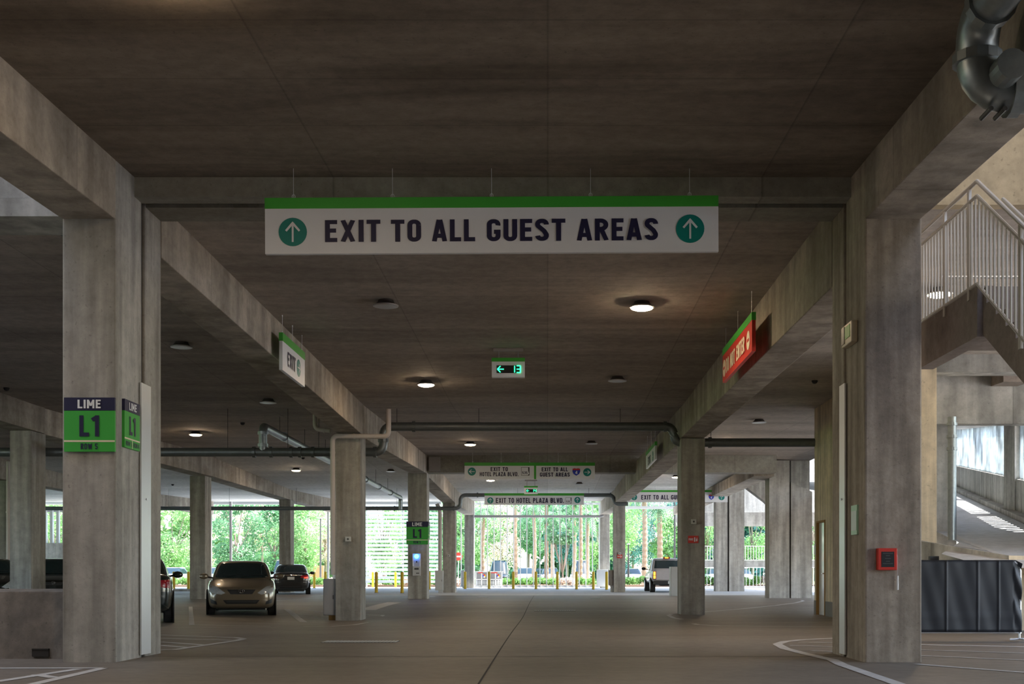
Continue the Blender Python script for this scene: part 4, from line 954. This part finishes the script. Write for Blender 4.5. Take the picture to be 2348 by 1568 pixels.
# cylinder cages
def cage(label, px0, px1):
    Y = 80.5; x0, x1 = hx(px0, Y), hx(px1, Y); w_ = x1-x0; gz = hz(0, Y)
    t = thing('cylinder_cage', label, 'storage cage', (x0, Y, gz)); h = 1.05
    mb = MB()
    for x in (0, w_/2, w_): mb.box(x-.03, x+.03, -.03, .03, 0, h)
    for z in (.12, .55, h): mb.box(0, w_, -.03, .03, z-.025, z+.025)
    obj('frame', mb, M['white'], t)
    obj('back_panel', MB().box(0, w_, .5, .53, .1, h), M['grey'], t)
    obj('roof', MB().box(-.05, w_+.05, -.08, .6, h, h+.05), M['lgrey'], t)
    obj('warning_strip', MB().box(.15, w_-.3, -.045, -.03, h-.09, h-.03), M['red'], t)
    d = obj('hazard_diamond', MB().poly([(-.14,0),(0,-.14),(.14,0),(0,.14)], -.05, -.03), M['white'], t, (w_*.72, 0, .78))
    obj('red_quarter', MB().poly([(0,0),(.07,.07),(0,.14),(-.07,.07)], -.056, -.05), M['red'], d); obj('blue_quarter', MB().poly([(0,0),(-.07,.07),(-.14,0),(-.07,-.07)], -.056, -.05), M['blue'], d); obj('yellow_quarter', MB().poly([(0,0),(.07,.07),(.14,0),(.07,-.07)], -.056, -.05), M['yellow'], d)
    for i in range(5): obj('gas_cylinder', MB().lathe([(.09,.14),(.09,.42),(.05,.48),(.03,.5)], (w_*(.12+.19*i), .25, 0), 12), M['lgrey'], t)
cage('left white cylinder cage with hazard diamond behind the bollards', 1091, 1118); cage('right white cylinder cage with hazard diamond behind the bollards', 1121, 1151)
# ------------------------------------------------------------------ cars
def loft(stations, closed_ends=True):
    """each station: (y, hw, zb, zs, zt); half section mirrored"""
    mb = MB(); rings = []
    for y, hw, zb, zs, zt in stations:
        half = [(0,zb),(hw*.80,zb),(hw*.95,zb+.05),(hw*.985,zb+(zs-zb)*.35),(hw,zb+(zs-zb)*.62),(hw*.975,zs-.04),(hw*.90,zs+.01),(hw*.72,zt-.015),(hw*.4,zt),(0,zt+.008)]
        full = half+[(-x, z) for x, z in half[-2:0:-1]]
        rings.append([(x, y, z) for x, z in full])
    n = len(rings[0]); 
    for r_ in rings: mb.v += r_
    for j in range(len(rings)-1):
        for i in range(n): mb.f.append((j*n+i, j*n+(i+1)%n, (j+1)*n+(i+1)%n, (j+1)*n+i))
    mb.f.append(tuple(range(n))); mb.f.append(tuple((len(rings)-1)*n+i for i in range(n))[::-1])
    return mb
def cabin(b, tp, n=5, bulge=.035):
    """b,tp = (y0,y1,hw,z) belt and roof; returns mesh + face functions"""
    mb = MB(); rings = []
    ts = [0, .35, .7, .93, 1.0]
    for t_ in ts:
        y0 = b[0]+(tp[0]-b[0])*t_; y1 = b[1]+(tp[1]-b[1])*t_; hw = b[2]+(tp[2]-b[2])*t_+bulge*math.sin(PI*min(t_,.95))*.6; z = b[3]+(tp[3]-b[3])*(t_ if t_ < .93 else t_)
        if t_ == 1.0: y0 += .10; y1 -= .10; hw -= .07; z = tp[3]
        if t_ == .93: z = tp[3]-.045
        cr = .16
        ring_ = [(-hw+.0,y0+cr),(-hw+cr*.9,y0),(0,y0-.05),(hw-cr*.9,y0),(hw,y0+cr),(hw,(y0+y1)/2),(hw,y1-cr),(hw-cr*.9,y1),(0,y1+.05),(-hw+cr*.9,y1),(-hw,y1-cr),(-hw,(y0+y1)/2)]
        rings.append([(x, y, z) for x, y in ring_])
    n = 12
    for r_ in rings: mb.v += r_
    for j in range(len(rings)-1):
        for i in range(n): mb.f.append((j*n+i, j*n+(i+1)%n, (j+1)*n+(i+1)%n, (j+1)*n+i))
    c = len(mb.v); mb.v.append((0, (tp[0]+tp[1])/2, tp[3]+.03)); k0 = (len(rings)-1)*n
    mb.f += [(k0+i, k0+(i+1)%n, c) for i in range(n)]
    return mb
def bvh_of(o):
    dg = bpy.context.evaluated_depsgraph_get(); dg.update(); ev = o.evaluated_get(dg); me = ev.to_mesh()
    t = BVHTree.FromPolygons([v.co.copy() for v in me.vertices], [tuple(p.vertices) for p in me.polygons]); ev.to_mesh_clear(); return t
def patch(trees, poly, dirn, off=.008, axis='y', sub_=6):
    """polygon in (x,z) (axis y) or (y,z) (axis x), projected on the body along dirn"""
    # subdivide boundary, then rings to the centroid
    pts = []
    for i in range(len(poly)):
        a, b = Vector(poly[i]), Vector(poly[(i+1) % len(poly)]); pts += [a+(b-a)*k/sub_ for k in range(sub_)]
    c = sum(pts, Vector((0, 0)))/len(pts); R_ = [1, .88, .72, .5, .25]
    mb = MB(); n = len(pts)
    def proj(p):
        if axis == 'y': o = Vector((p.x, -20*dirn, p.y)); d = Vector((0, dirn, 0))
        else: o = Vector((-20*dirn, p.x, p.y)); d = Vector((dirn, 0, 0))
        best = None
        for t in trees:
            h = t.ray_cast(o, d)
            if h[0] is not None and (best is None or h[3] < best[1]): best = (h[0], h[3])
        if best is None: return None
        return best[0]-d*off
    vs = []
    for s_ in R_:
        for p in pts: vs.append(proj(c+(p-c)*s_))
    vs.append(proj(c))
    last = next((v for v in vs if v is not None), Vector((0, 0, 0)))
    med = sorted([(v.y if axis == 'y' else v.x) for v in vs if v is not None]) or [0]; md = med[len(med)//2]
    k = 0
    out = []
    src = [c+(p-c)*s_ for s_ in R_ for p in pts]+[c]
    for v, s0 in zip(vs, src):
        if v is None: v = Vector((s0.x, md, s0.y)) if axis == 'y' else Vector((md, s0.x, s0.y))
        out.append(v)
    mb.v = [tuple(v) for v in out]
    for j in range(len(R_)-1):
        for i in range(n): mb.f.append((j*n+i, j*n+(i+1)%n, (j+1)*n+(i+1)%n, (j+1)*n+i))
    k0 = (len(R_)-1)*n; mb.f += [(k0+i, k0+(i+1)%n, len(R_)*n) for i in range(n)]
    return mb
def mirror(poly): return [(-x, z) for x, z in poly][::-1]
def wheel(parent, x, y, r=.32, w_=.20, side=1):
    o = obj('wheel', MB().lathe([(r*.62,-w_/2),(r*.95,-w_/2),(r,-w_/2+.03),(r,w_/2-.03),(r*.95,w_/2),(r*.62,w_/2)], (0,0,0), 26, 'x'), M['tyre'], parent, (x, y, r), smooth=False)
    xs = side*(w_/2+.003)
    mb = MB().lathe([(r*.60,xs-.01*side),(r*.6,xs+.0*side),(r*.12,xs+.004*side),(.01,xs+.006*side)], (0,0,0), 20, 'x')
    obj('rim', mb, M['steel'], o); return o
def mirror_part(parent, x, y, z, side, m):
    t = obj('side_mirror', MB().lathe([(.01,-.06),(.07,-.05),(.085,0),(.08,.05),(.03,.07)], (0,0,0), 12, 'y'), m, parent, (x, y, z), smooth=True); t.scale = (1.45, 1.0, .95)
    obj('mirror_stalk', MB().tube([(-side*.03, 0, -.01), (-side*.17, .03, -.05)], .025, 8), M['black'], t)
def emblem(parent, x, y, z, s=.075):
    mb = MB()
    for a, b_, cx, cz_ in ((1, .68, 0, 0), (.42, .66, 0, 0), (.72, .27, 0, .35)):
        mb.tube([(s*(cx+a*math.cos(q)), 0, s*(cz_+b_*math.sin(q))) for q in [2*PI*i/20 for i in range(21)]], s*.09, 6, cap=False)
    obj('front_emblem', mb, M['chrome'], parent, (x, y, z))
def sedan(label, loc, rotz, paint, front_detail=False, rear_detail=False, L=4.55, W=.885, H=1.46, name='sedan_car', wheels=True):
    t = thing(name, label, 'car', loc, (0, 0, rotz))
    body = loft([(0,.60,.30,.58,.66),(.05,.72,.22,.66,.73),(.22,.82,.19,.74,.80),(.55,.87,.17,.82,.90),(1.1,.885,.17,.92,1.00),(2.0,.885,.17,.95,1.02),(3.1,.885,.17,.98,1.04),(3.9,.875,.19,1.00,1.07),(4.3,.84,.24,1.00,1.08),(4.48,.77,.30,.94,1.0),(4.55,.66,.38,.84,.88)])
    B_ = obj('body', body, paint, t, smooth=True, sub=2)
    cb = cabin((1.0, 4.15, .80, .94), (1.85, 3.35, .62, H-.03))
    C_ = obj('cabin', cb, paint, t, smooth=True, sub=2)
    tb = [bvh_of(B_)]; tc_ = [bvh_of(C_)]
    zt = H-.09
    obj('windscreen', patch(tc_, [(-.77,1.0),(0,.985),(.77,1.0),(.62,zt),(0,zt+.02),(-.62,zt)], 1, .022), M['glassd'], t, smooth=True)
    obj('rear_window', patch(tc_, [(-.72,1.07),(.72,1.07),(.58,zt),(-.58,zt)], -1, .010), M['glassd'], t, smooth=True)
    for s_ in (-1, 1):
        obj('side_window', patch(tc_, [(1.42,1.04),(2.55,1.04),(2.5,zt-.03),(2.0,zt-.03)], -s_, .008, 'x'), M['glassd'], t, smooth=True)
        obj('side_window', patch(tc_, [(2.62,1.04),(3.75,1.04),(3.25,zt-.04),(2.6,zt-.03)], -s_, .008, 'x'), M['glassd'], t, smooth=True)
        mirror_part(t, s_*.98, 1.30, 1.03, s_, paint)
        for y in (.86, 3.62):
            wheel(t, s_*(W-.115), y, side=s_)
            obj('wheel_arch', MB().lathe([(.36,-.02),(.36,.012),(.33,.012)], (0,0,0), 26, 'x'), M['black'], t, (s_*(W-.012), y, .33))
    obj('underbody', MB().box(-.6, .6, .5, 4.1, .15, .24), M['black'], t)
    if front_detail:
        for s_ in (-1, 1):
            hp = [(.40,.60),(.50,.56),(.74,.60),(.83,.72),(.80,.80),(.62,.765)]
            obj('headlight', patch(tb, hp if s_ == 1 else mirror(hp), 1, .010), M['headl'], t, smooth=True)
            ip = [(.60,.30),(.76,.34),(.78,.46),(.62,.38)]
            obj('fog_recess', patch(tb, ip if s_ == 1 else mirror(ip), 1, .008), M['black'], t)
            obj('indicator', patch(tb, [(.77*s_-.03,.74),(.77*s_+.03,.74),(.77*s_+.03,.78),(.77*s_-.03,.78)], 1, .014), M['tailrl'] if False else M['gold'], t)
        obj('grille', patch(tb, [(-.36,.69),(-.27,.57),(.27,.57),(.36,.69)], 1, .010), M['black'], t)
        gb = obj('lower_grille', patch(tb, [(-.46,.42),(-.38,.32),(.38,.32),(.46,.42)], 1, .010), M['black'], t)
        obj('grille_slats', MB().box(-.36, .36, -.045, -.035, .36, .368).box(-.38, .38, -.045, -.035, .385, .393), M['dkgrey'], gb)
        emblem(t, 0, -.035, .655)
        ws = obj('seat_backs', MB().box(-.52, -.12, 2.2, 2.32, .7, 1.22).box(.12, .52, 2.2, 2.32, .7, 1.22), M['black'], t)
        obj('wiper', MB().tube([(-.5,1.06,1.03),(.05,1.2,1.08)], .008, 5).tube([(.0,1.06,1.03),(.55,1.2,1.08)], .008, 5), M['black'], t)
    if rear_detail:
        for s_ in (-1, 1):
            hp = [(.44,.80),(.80,.74),(.84,.86),(.80,.93),(.46,.90)]
            lamp = obj('tail_lamp', patch(tb, hp if s_ == 1 else mirror(hp), -1, .010), M['tailr'], t, smooth=True)
            obj('lamp_chrome', patch(tb, [(.40*s_-.12,.90),(.40*s_+.12,.90),(.40*s_+.12,.93),(.40*s_-.12,.93)], -1, .016), M['lgrey'], lamp)
        if paint is M['blackp']: obj('lamp_glow', patch(tb, [(-.78,.77),(-.62,.76),(-.60,.82),(-.78,.84)], -1, .018), M['tailrl'], t)
        obj('licence_plate', patch(tb, [(-.16,.70),(.16,.70),(.16,.84),(-.16,.84)], -1, .014), M['lgrey'], t)
        obj('rear_badge', patch(tb, [(-.035,.91),(.035,.91),(.035,.95),(-.035,.95)], -1, .014), M['chrome'], t)
        obj('bumper_recess', patch(tb, [(-.5,.30),(.5,.30),(.52,.42),(-.52,.42)], -1, .008), M['black'], t)
    return t
gx, gy = hx(553.5, 31.4), 31.4
sedan('gold sedan parked facing the lane in front of the openings', (gx, gy, hz(gx, gy+1)-.02), .235, M['gold'], front_detail=True, H=1.47)
bx, by = hx(667, 57), 57
sedan('black sedan seen from behind, right of the gold sedan', (bx-4.55*math.sin(.19), by+4.55*math.cos(.19), hz(bx, by)+.0), PI+.19, M['blackp'], rear_detail=True, H=1.46)
dx_ = -8.63
sedan('dark green car mostly hidden behind the near left column', (dx_-4.55*math.sin(.30), 25.2+4.55*math.cos(.30), hz(-8, 26)), PI+.30, M['dgreenp'], rear_detail=True, H=1.45)
sedan('dark car with broad windscreen seen over the parapet between two left columns', (hx(122, 44), 44, 0), .35, M['blackp'], front_detail=True, H=1.58)
sedan('dark car at the left picture edge over the parapet', (hx(-32, 34.5), 34.5, 0), 0.40, M['blackp'], front_detail=True, H=1.45)

# pickup truck (rear view)
def pickup(label, loc, rotz):
    t = thing('pickup_truck', label, 'truck', loc, (0, 0, rotz)); L_ = 5.6
    # local: rear at y=0 facing -y
    st_ = [(0,.90,.55,1.08,1.12),(.04,.94,.53,1.10,1.14),(1.9,.95,.50,1.10,1.14),(2.1,.95,.45,1.10,1.14),(3.6,.95,.45,1.10,1.12),(4.9,.94,.45,1.02,1.10),(5.4,.86,.5,.95,1.02),(5.6,.75,.55,.85,.9)]
    B_ = obj('body', loft(st_), M['silver'], t, smooth=True, sub=1); smooth_angle(B_)
    obj('cabin', cabin((2.0, 4.1, .86, 1.05), (2.25, 3.5, .70, 1.80)), M['silver'], t, smooth=True, sub=2)
    tc_ = [bvh_of(t.children[-1])]; tb = [bvh_of(B_)]
    obj('rear_window', patch(tc_, [(-.66,1.26),(.66,1.26),(.60,1.68),(-.60,1.68)], 1, .01), M['glassd'], t, smooth=True)
    obj('windscreen', patch(tc_, [(-.72,1.2),(.72,1.2),(.62,1.70),(-.62,1.70)], -1, .01), M['glassd'], t, smooth=True)
    for s_ in (-1, 1): obj('side_window', patch(tc_, [(2.45,1.24),(3.7,1.24),(3.3,1.68),(2.5,1.68)], -s_, .01, 'x'), M['glassd'], t, smooth=True)
    obj('tailgate', MB().box(-.74, .74, -.03, .0, .66, 1.13), M['silver'], t, bevel=.01)
    obj('rear_bumper', MB().box(-.88, .88, -.16, .05, .42, .62), M['black'], t, bevel=.02)
    obj('licence_plate', MB().box(-.15, .15, -.17, -.16, .46, .6), M['lgrey'], t)
    for s_ in (-1, 1):
        q = obj('tail_lamp', MB().box(s_*.83-.085, s_*.83+.085, -.045, .03, .70, 1.10), M['tailr'], t, bevel=.02)
        obj('lit_cell', MB().box(s_*.83-.05, s_*.83+.05, -.055, -.045, .91, 1.07).box(s_*.83-.05, s_*.83+.05, -.055, -.045, .73, .88), M['tailyl'], q)
        mirror_part(t, s_*1.10, 3.55, 1.25, s_, M['black'])
        for y in (1.1, 4.6): wheel(t, s_*.84, y, .39, .26, s_)
    b = obj('high_brake_lamp', MB().box(-.18, .18, 2.08, 2.28, 1.77, 1.86), M['tailr'], t, bevel=.015); obj('lit_cell', MB().box(-.09, .09, 2.06, 2.08, 1.79, 1.84), M['tailyl'], b)
    obj('exhaust', MB().tube([(.5,.0,.36),(.5,1.0,.36)], .035, 10), M['dkgrey'], t)
    obj('chassis', MB().box(-.5, .5, .2, 5.2, .35, .5), M['black'], t)
    return t
pickup('silver pickup truck with glowing brake lights leaving through the far exit', (hx(1540, 62), 62.5, .02), 0)

# ------------------------------------------------------------------ planting and trees
rs = np.random.RandomState(7)
def leaf_mesh(centres, radii, n, size, flat=.8):
    """quads scattered through ellipsoid clumps"""
    idx = rs.randint(0, len(centres), n); c = np.array(centres)[idx]; r = np.array(radii)[idx]
    d = rs.normal(size=(n, 3)); d /= np.linalg.norm(d, axis=1)[:, None]; rad = rs.uniform(.35, 1, n)**.5
    p = c+d*r[:, None]*rad[:, None]*np.array([1, 1, flat])
    a = rs.normal(size=(n, 3)); a /= np.linalg.norm(a, axis=1)[:, None]; b = np.cross(a, rs.normal(size=(n, 3))); b /= np.linalg.norm(b, axis=1)[:, None]
    s_ = size*rs.uniform(.6, 1.3, n)[:, None]
    q = np.stack([p-a*s_, p+b*s_*.5, p+a*s_, p-b*s_*.5], 1).reshape(-1, 3)
    mb = MB(); mb.v = [tuple(map(float, x)) for x in q]; mb.f = [(4*i, 4*i+1, 4*i+2, 4*i+3) for i in range(n)]
    return mb
def tree(name, label, px, Y, zc, rad, n, m, trunk=.16, spread=1.0, size=.125, zlow=None, cat='tree', group=None, clumps=16):
    x = hx(px, Y)
    t = thing(name, label, cat, (x, Y, G_OUT), group=group)
    cs, rr_ = [], []
    for i in range(clumps):
        a = rs.uniform(0, 2*PI); q = rs.uniform(0, 1)**.5*rad*spread; z = zc+rs.uniform(-1, 1)*rad*1.15
        q *= max(.25, 1-abs(z-zc)/(rad*1.6)); cs.append((q*math.cos(a), q*math.sin(a), z)); rr_.append(rad*rs.uniform(.3, .5))
    obj('foliage', leaf_mesh(cs, rr_, n, size), m, t, recalc=False)
    mb = MB().tube([(0,0,-.1),(.08,0,zc*.4),(-.05,.05,zc)], [trunk, trunk*.8, trunk*.45], 8)
    for c in cs[:9]: mb.tube([(-.02,.02,zc*.55), (c[0]*.5, c[1]*.5, (c[2]+zc*.55)/2), c], [trunk*.4, trunk*.28, .02], 5)
    obj('trunk', mb, M['bark'], t)
    return t
def palm(label, px, Y, h, r=.14, crown=True):
    x = hx(px, Y); t = thing('palm_tree', label, 'palm tree', (x, Y, G_OUT), group=None)
    pts, rr_ = [], []
    n = int(h/.22); bend = rs.uniform(-.25, .25)
    for i in range(n+1):
        z = h*i/n; pts.append((bend*math.sin(z/h*PI)*.6, 0, z-.05)); rr_.append(r*(1.12 if i % 2 else .92)*(1.25-.3*z/h))
    obj('trunk', MB().tube(pts, rr_, 10), M['palmt'], t)
    mb = MB()
    for k_ in range(26):
        a = rs.uniform(0, 2*PI); up = rs.uniform(-.5, 1.2); L_ = rs.uniform(1.3, 2.0); prev = None
        for i in range(8):
            u = i/7; q = Vector((math.cos(a)*L_*u, math.sin(a)*L_*u, h+up*L_*u*.8-1.1*L_*u*u)); 
            if prev is not None:
                sd_ = Vector((-math.sin(a), math.cos(a), 0)); wl = .42*math.sin(PI*min(.98, u+.1))
                for s_ in (-1, 1):
                    for jj in range(2):
                        o_ = prev+(q-prev)*(jj*.5); tip = o_+sd_*s_*wl+Vector((0,0,-.22*wl*2))+(q-prev)*.6
                        mb.add([o_, o_+(q-prev)*.32, tip], [(0, 1, 2)])
            prev = q
    obj('fronds', mb, M['leafB'], t, recalc=False)
    return t
# palms behind the fins
for px, Y, h, lb in [(1110, 96, 6.0, 'palm behind the fin screen, left of the two-trunk pair'), (1183, 94, 7.2, 'tall palm with rough trunk just behind the fin screen centre-left'), (1222, 100, 6.4, 'smooth pale palm right of the tall rough palm'), (1253, 95, 7.0, 'rough palm near the middle of the fin screen'),
                     (1268, 103, 6.0, 'slim palm directly right of the middle rough palm'), (1314, 101, 6.6, 'pale palm right of the multi-stem tree'), (1330, 95, 7.4, 'straight tan palm toward the right of the fin screen'), (1348, 100, 5.8, 'slender palm at the right end of the fin screen')]:
    palm(lb, px, Y, h)
for px, Y, h, lb in [(1477, 98, 7.4, 'straight palm beyond the truck exit, left of the bulging one'), (1512, 92, 6.0, 'bulging rough palm above the pickup truck')]:
    palm(lb, px, Y, h, .19)
# multi-stem tree
t = thing('multi_stem_tree', 'vase-shaped multi-stem tree behind the middle of the fin screen', 'tree', (hx(1290, 94), 94, G_OUT))
mb = MB(); cs = []
for i in range(11):
    a = 2*PI*i/11; r_ = rs.uniform(.6, 1.5); top = (math.cos(a)*r_, math.sin(a)*r_*.6, rs.uniform(4.2, 5.6)); mb.tube([(0,0,0),(0,0,1.0),(top[0]*.45, top[1]*.45, 2.4), top], [.09,.07,.035,.015], 6); cs.append(top); cs.append((top[0]*.7, top[1]*.7, 3.6))
obj('stems', mb, M['bark'], t); obj('foliage', leaf_mesh(cs, [.55]*len(cs), 1500, .14), M['leafB'], t, recalc=False)
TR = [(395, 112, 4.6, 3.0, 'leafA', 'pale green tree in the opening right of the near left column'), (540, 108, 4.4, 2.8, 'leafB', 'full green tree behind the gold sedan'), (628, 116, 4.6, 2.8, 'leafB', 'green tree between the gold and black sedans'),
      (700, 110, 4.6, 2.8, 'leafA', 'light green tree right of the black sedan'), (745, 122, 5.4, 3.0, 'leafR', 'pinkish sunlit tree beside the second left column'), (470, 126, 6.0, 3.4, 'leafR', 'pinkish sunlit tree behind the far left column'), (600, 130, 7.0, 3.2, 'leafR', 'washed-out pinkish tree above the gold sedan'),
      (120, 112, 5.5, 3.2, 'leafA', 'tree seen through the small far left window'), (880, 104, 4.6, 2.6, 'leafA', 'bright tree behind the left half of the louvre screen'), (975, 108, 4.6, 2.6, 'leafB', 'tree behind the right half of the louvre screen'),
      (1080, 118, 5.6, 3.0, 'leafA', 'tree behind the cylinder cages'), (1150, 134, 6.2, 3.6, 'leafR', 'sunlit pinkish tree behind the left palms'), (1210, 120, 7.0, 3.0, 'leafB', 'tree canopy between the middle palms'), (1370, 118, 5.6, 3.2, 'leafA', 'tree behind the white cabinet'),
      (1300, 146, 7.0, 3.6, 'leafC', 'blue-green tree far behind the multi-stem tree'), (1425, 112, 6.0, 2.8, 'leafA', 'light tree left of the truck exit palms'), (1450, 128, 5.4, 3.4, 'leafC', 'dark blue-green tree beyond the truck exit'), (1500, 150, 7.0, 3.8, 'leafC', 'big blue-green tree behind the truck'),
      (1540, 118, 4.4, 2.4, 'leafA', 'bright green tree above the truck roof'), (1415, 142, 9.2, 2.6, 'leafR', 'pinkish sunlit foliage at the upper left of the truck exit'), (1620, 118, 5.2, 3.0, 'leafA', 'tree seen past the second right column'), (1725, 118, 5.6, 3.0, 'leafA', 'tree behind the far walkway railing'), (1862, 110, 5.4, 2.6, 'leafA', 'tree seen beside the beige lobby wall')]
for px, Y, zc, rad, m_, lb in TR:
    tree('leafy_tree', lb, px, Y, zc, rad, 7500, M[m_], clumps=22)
# woodland backdrop beyond the lawn: one mass of foliage
def woodland(px0, px1, Y, z1, n, m_, label, size=.55):
    x0, x1 = hx(px0, Y), hx(px1, Y); cs, rr_ = [], []
    for i in range(int((x1-x0)/2.2)):
        x = rs.uniform(x0, x1); zt_ = z1*rs.uniform(.55, 1.0)
        for z in np.arange(1.2, zt_, 1.7): cs.append((x+rs.uniform(-1,1), Y+rs.uniform(-3,3), z)); rr_.append(rs.uniform(1.3, 2.3))
    o = obj('woodland', leaf_mesh(cs, rr_, n, size), M[m_], recalc=False); o['kind'] = 'stuff'; o['label'] = label; o['category'] = 'woodland'
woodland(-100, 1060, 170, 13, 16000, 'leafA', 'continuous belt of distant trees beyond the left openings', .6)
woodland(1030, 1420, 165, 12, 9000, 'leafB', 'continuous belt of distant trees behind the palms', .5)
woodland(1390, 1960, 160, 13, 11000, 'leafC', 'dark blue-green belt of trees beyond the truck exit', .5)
# low shrub bed: countable clumps along the kerb
def shrub(label, px, Y, w_, h_, m_='shrub'):
    x = hx(px, Y); t = thing('low_shrub', label, 'shrub', (x, Y, G_OUT+.08), group='low shrubs along the planting bed')
    cs = [(rs.uniform(-w_, w_), rs.uniform(-.3, .3), rs.uniform(.15, h_)) for _ in range(9)]
    obj('foliage', leaf_mesh(cs, [.28]*9, 420, .09), M[m_], t, recalc=False)
    obj('stems', MB().tube([(0,0,-.05),(0,0,h_*.6)], .03, 5), M['bark'], t)
SH = 'one of the low green shrubs in the planting bed beyond the bollards'
for i, px in enumerate(list(range(378, 1060, 24))+list(range(1070, 1760, 22))):
    shrub(SH, px+rs.uniform(-1, 1), 91+rs.uniform(-1, 1), .3, .42 if px < 1390 else .5, 'shrub' if rs.rand() > .18 else 'leafR')
# parked cars and a wall beyond
struct('wall_outside', MB().box(hx(655,128), hx(742,128), 128, 129, 0, 1.9), M['brick'], 'low orange-brown wall behind the trees')
def small_car(label, px, Y, m_, rot=0, van=False):
    x = hx(px, Y); t = thing('parked_car', label, 'car', (x, Y, G_OUT-.02), (0, 0, rot))
    b = loft([(-2.2,.7,.35,.7,.75),(-2.0,.85,.25,.8,.88),(-1.0,.9,.22,.9,1.0),(1.0,.9,.22,.95,1.02),(1.9,.86,.25,.92,1.0),(2.2,.7,.4,.8,.85)])
    obj('body', b, M[m_], t, smooth=True, sub=1)
    obj('cabin', cabin((-1.3, 1.8, .8, .95), (-.5, 1.2, .62, 1.45 if not van else 2.1)), M['glassd'], t, smooth=True, sub=1)
    obj('roof', MB().box(-.55, .55, -.45, 1.15, 1.44 if not van else 2.09, 1.48 if not van else 2.13), M[m_], t, bevel=.02)
    for s_ in (-1, 1):
        for y in (-1.4, 1.35): obj('wheel', MB().lathe([(.2,-.1),(.31,-.1),(.32,0),(.31,.1),(.2,.1)], (0,0,0), 14, 'x'), M['tyre'], t, (s_*.8, y, .32))
for px, Y, m_, lb, v in [(400, 101, 'whitep', 'white parked car left of the far left column outside', 0), (498, 101, 'whitep', 'white parked car behind the far left column outside', 0), (652, 104, 'whitep', 'white van outside between the two sedans', 1), (1145, 108, 'dgreenp', 'dark vehicle outside behind the cylinder cages', 1),
                         (1205, 106, 'whitep', 'white parked car outside behind the left palms', 0), (1262, 110, 'silver', 'silver parked car outside behind the middle palms', 0), (1240, 120, 'blackp', 'dark parked car outside behind the middle palms', 0), (1330, 108, 'whitep', 'white parked van outside near the right palms', 1),
                         (1450, 118, 'whitep', 'white parked car far beyond the truck exit', 0), (1700, 112, 'silver', 'silver parked car seen under the far walkway', 0), (1640, 112, 'whitep', 'white parked car seen past the second right column', 0)]:
    small_car(lb, px, Y, m_, van=v)
# street lamp posts and a no-entry sign outside
def post(label, px, Y, h, lampm=True):
    t = thing('street_lamp', label, 'street lamp', (hx(px, Y), Y, G_OUT)); obj('pole', MB().lathe([(.09,0),(.05,h)], n=10), M['dkgrey'], t); obj('base', MB().lathe([(.16,0),(.16,.35),(.1,.5)], n=12), M['dkgrey'], t)
    obj('lamp_head', MB().box(-.12, .12, -.5, .1, h, h+.08), M['lgrey'], t)
post('thin grey street lamp left of the truck exit palms', 1441, 95, 3.2); post('tall dark street lamp at the right of the truck exit', 1547, 89, 7.5); post('tall grey street lamp outside, beside the black sedan opening', 735, 99, 5.4)
t = thing('road_sign', 'red and white road sign post outside, left of the fin screen', 'road sign', (hx(1051, 90), 90, G_OUT)); obj('pole', MB().tube([(0,0,-.1),(0,0,2.6)], .03, 8), M['steel'], t); obj('plate', disc(.3, -.06, -.03, 20), M['red'], t, (0, 0, 2.2)); obj('bar', MB().box(-.2, .2, -.07, -.06, 2.15, 2.25), M['white'], t)

# far walkway with railings, seen past the ramp columns
t = thing('raised_walkway', 'raised walkway with white picket railing seen between the ramp columns', 'walkway', (11, 90, 0))
Yw = 90; zd = E+(1317-1290)*Yw/2800
obj('deck', MB().box(0, 12, 0, 3, zd-.30, zd+.15), M['wallc'], t)
mb = MB(); 
rl = thing('walkway_railing', 'white picket railing on the raised walkway', 'railing', (11, 90, zd+.15))
for i in range(60): obj('picket', MB().box(i*.2-.018, i*.2+.018, 0, .03, .05, 1.05), M['white'], rl)
obj('top_rail', MB().box(0, 12, -.02, .04, 1.05, 1.10), M['white'], rl); obj('bottom_rail', MB().box(0, 12, -.02, .04, .02, .07), M['white'], rl)
for x in (0.3, 6, 11.5): obj('support_column', MB().box(x-.15, x+.15, 1, 1.3, -.1, zd-.3), M['wallc'], t)
rg = thing('ground_railing', 'white picket railing at ground level beneath the raised walkway', 'railing', (11, 86, hz(11, 80)))
for i in range(44): obj('picket', MB().box(i*.25-.015, i*.25+.015, 0, .03, .05, 1.35), M['white'], rg)
obj('top_rail', MB().box(0, 11, -.02, .04, 1.35, 1.4), M['white'], rg); obj('bottom_rail', MB().box(0, 11, -.02, .04, .02, .07), M['white'], rg)
obj('gate_post', MB().box(5.2, 5.35, -.1, .1, 0, 1.6), M['dkgrey'], rg)
struct('ceiling_walkway', MB().box(11.4, 24, 83, 94, E+5.1, E+5.4), M['wallc'], 'pale walkway roof with two lamps')
struct('wall_walkway', MB().box(9.8, 22, 93.4, 93.8, E+3.7, E+5.0), M['wallc'])
for px, Y, lb in ((1721, 84, 'left lit lamp under the far walkway roof'), (1733, 87, 'right lit lamp under the far walkway roof')):
    dup(L0, (hx(px, Y), Y, E+5.1), lb, group='round ceiling lamps')
# lit lamp under the soffit behind the stair landing
dup(L0, (6.1, 19.0, cz(19.0)+.002), 'lit lamp behind the picket railing of the stair landing', group='round ceiling lamps')
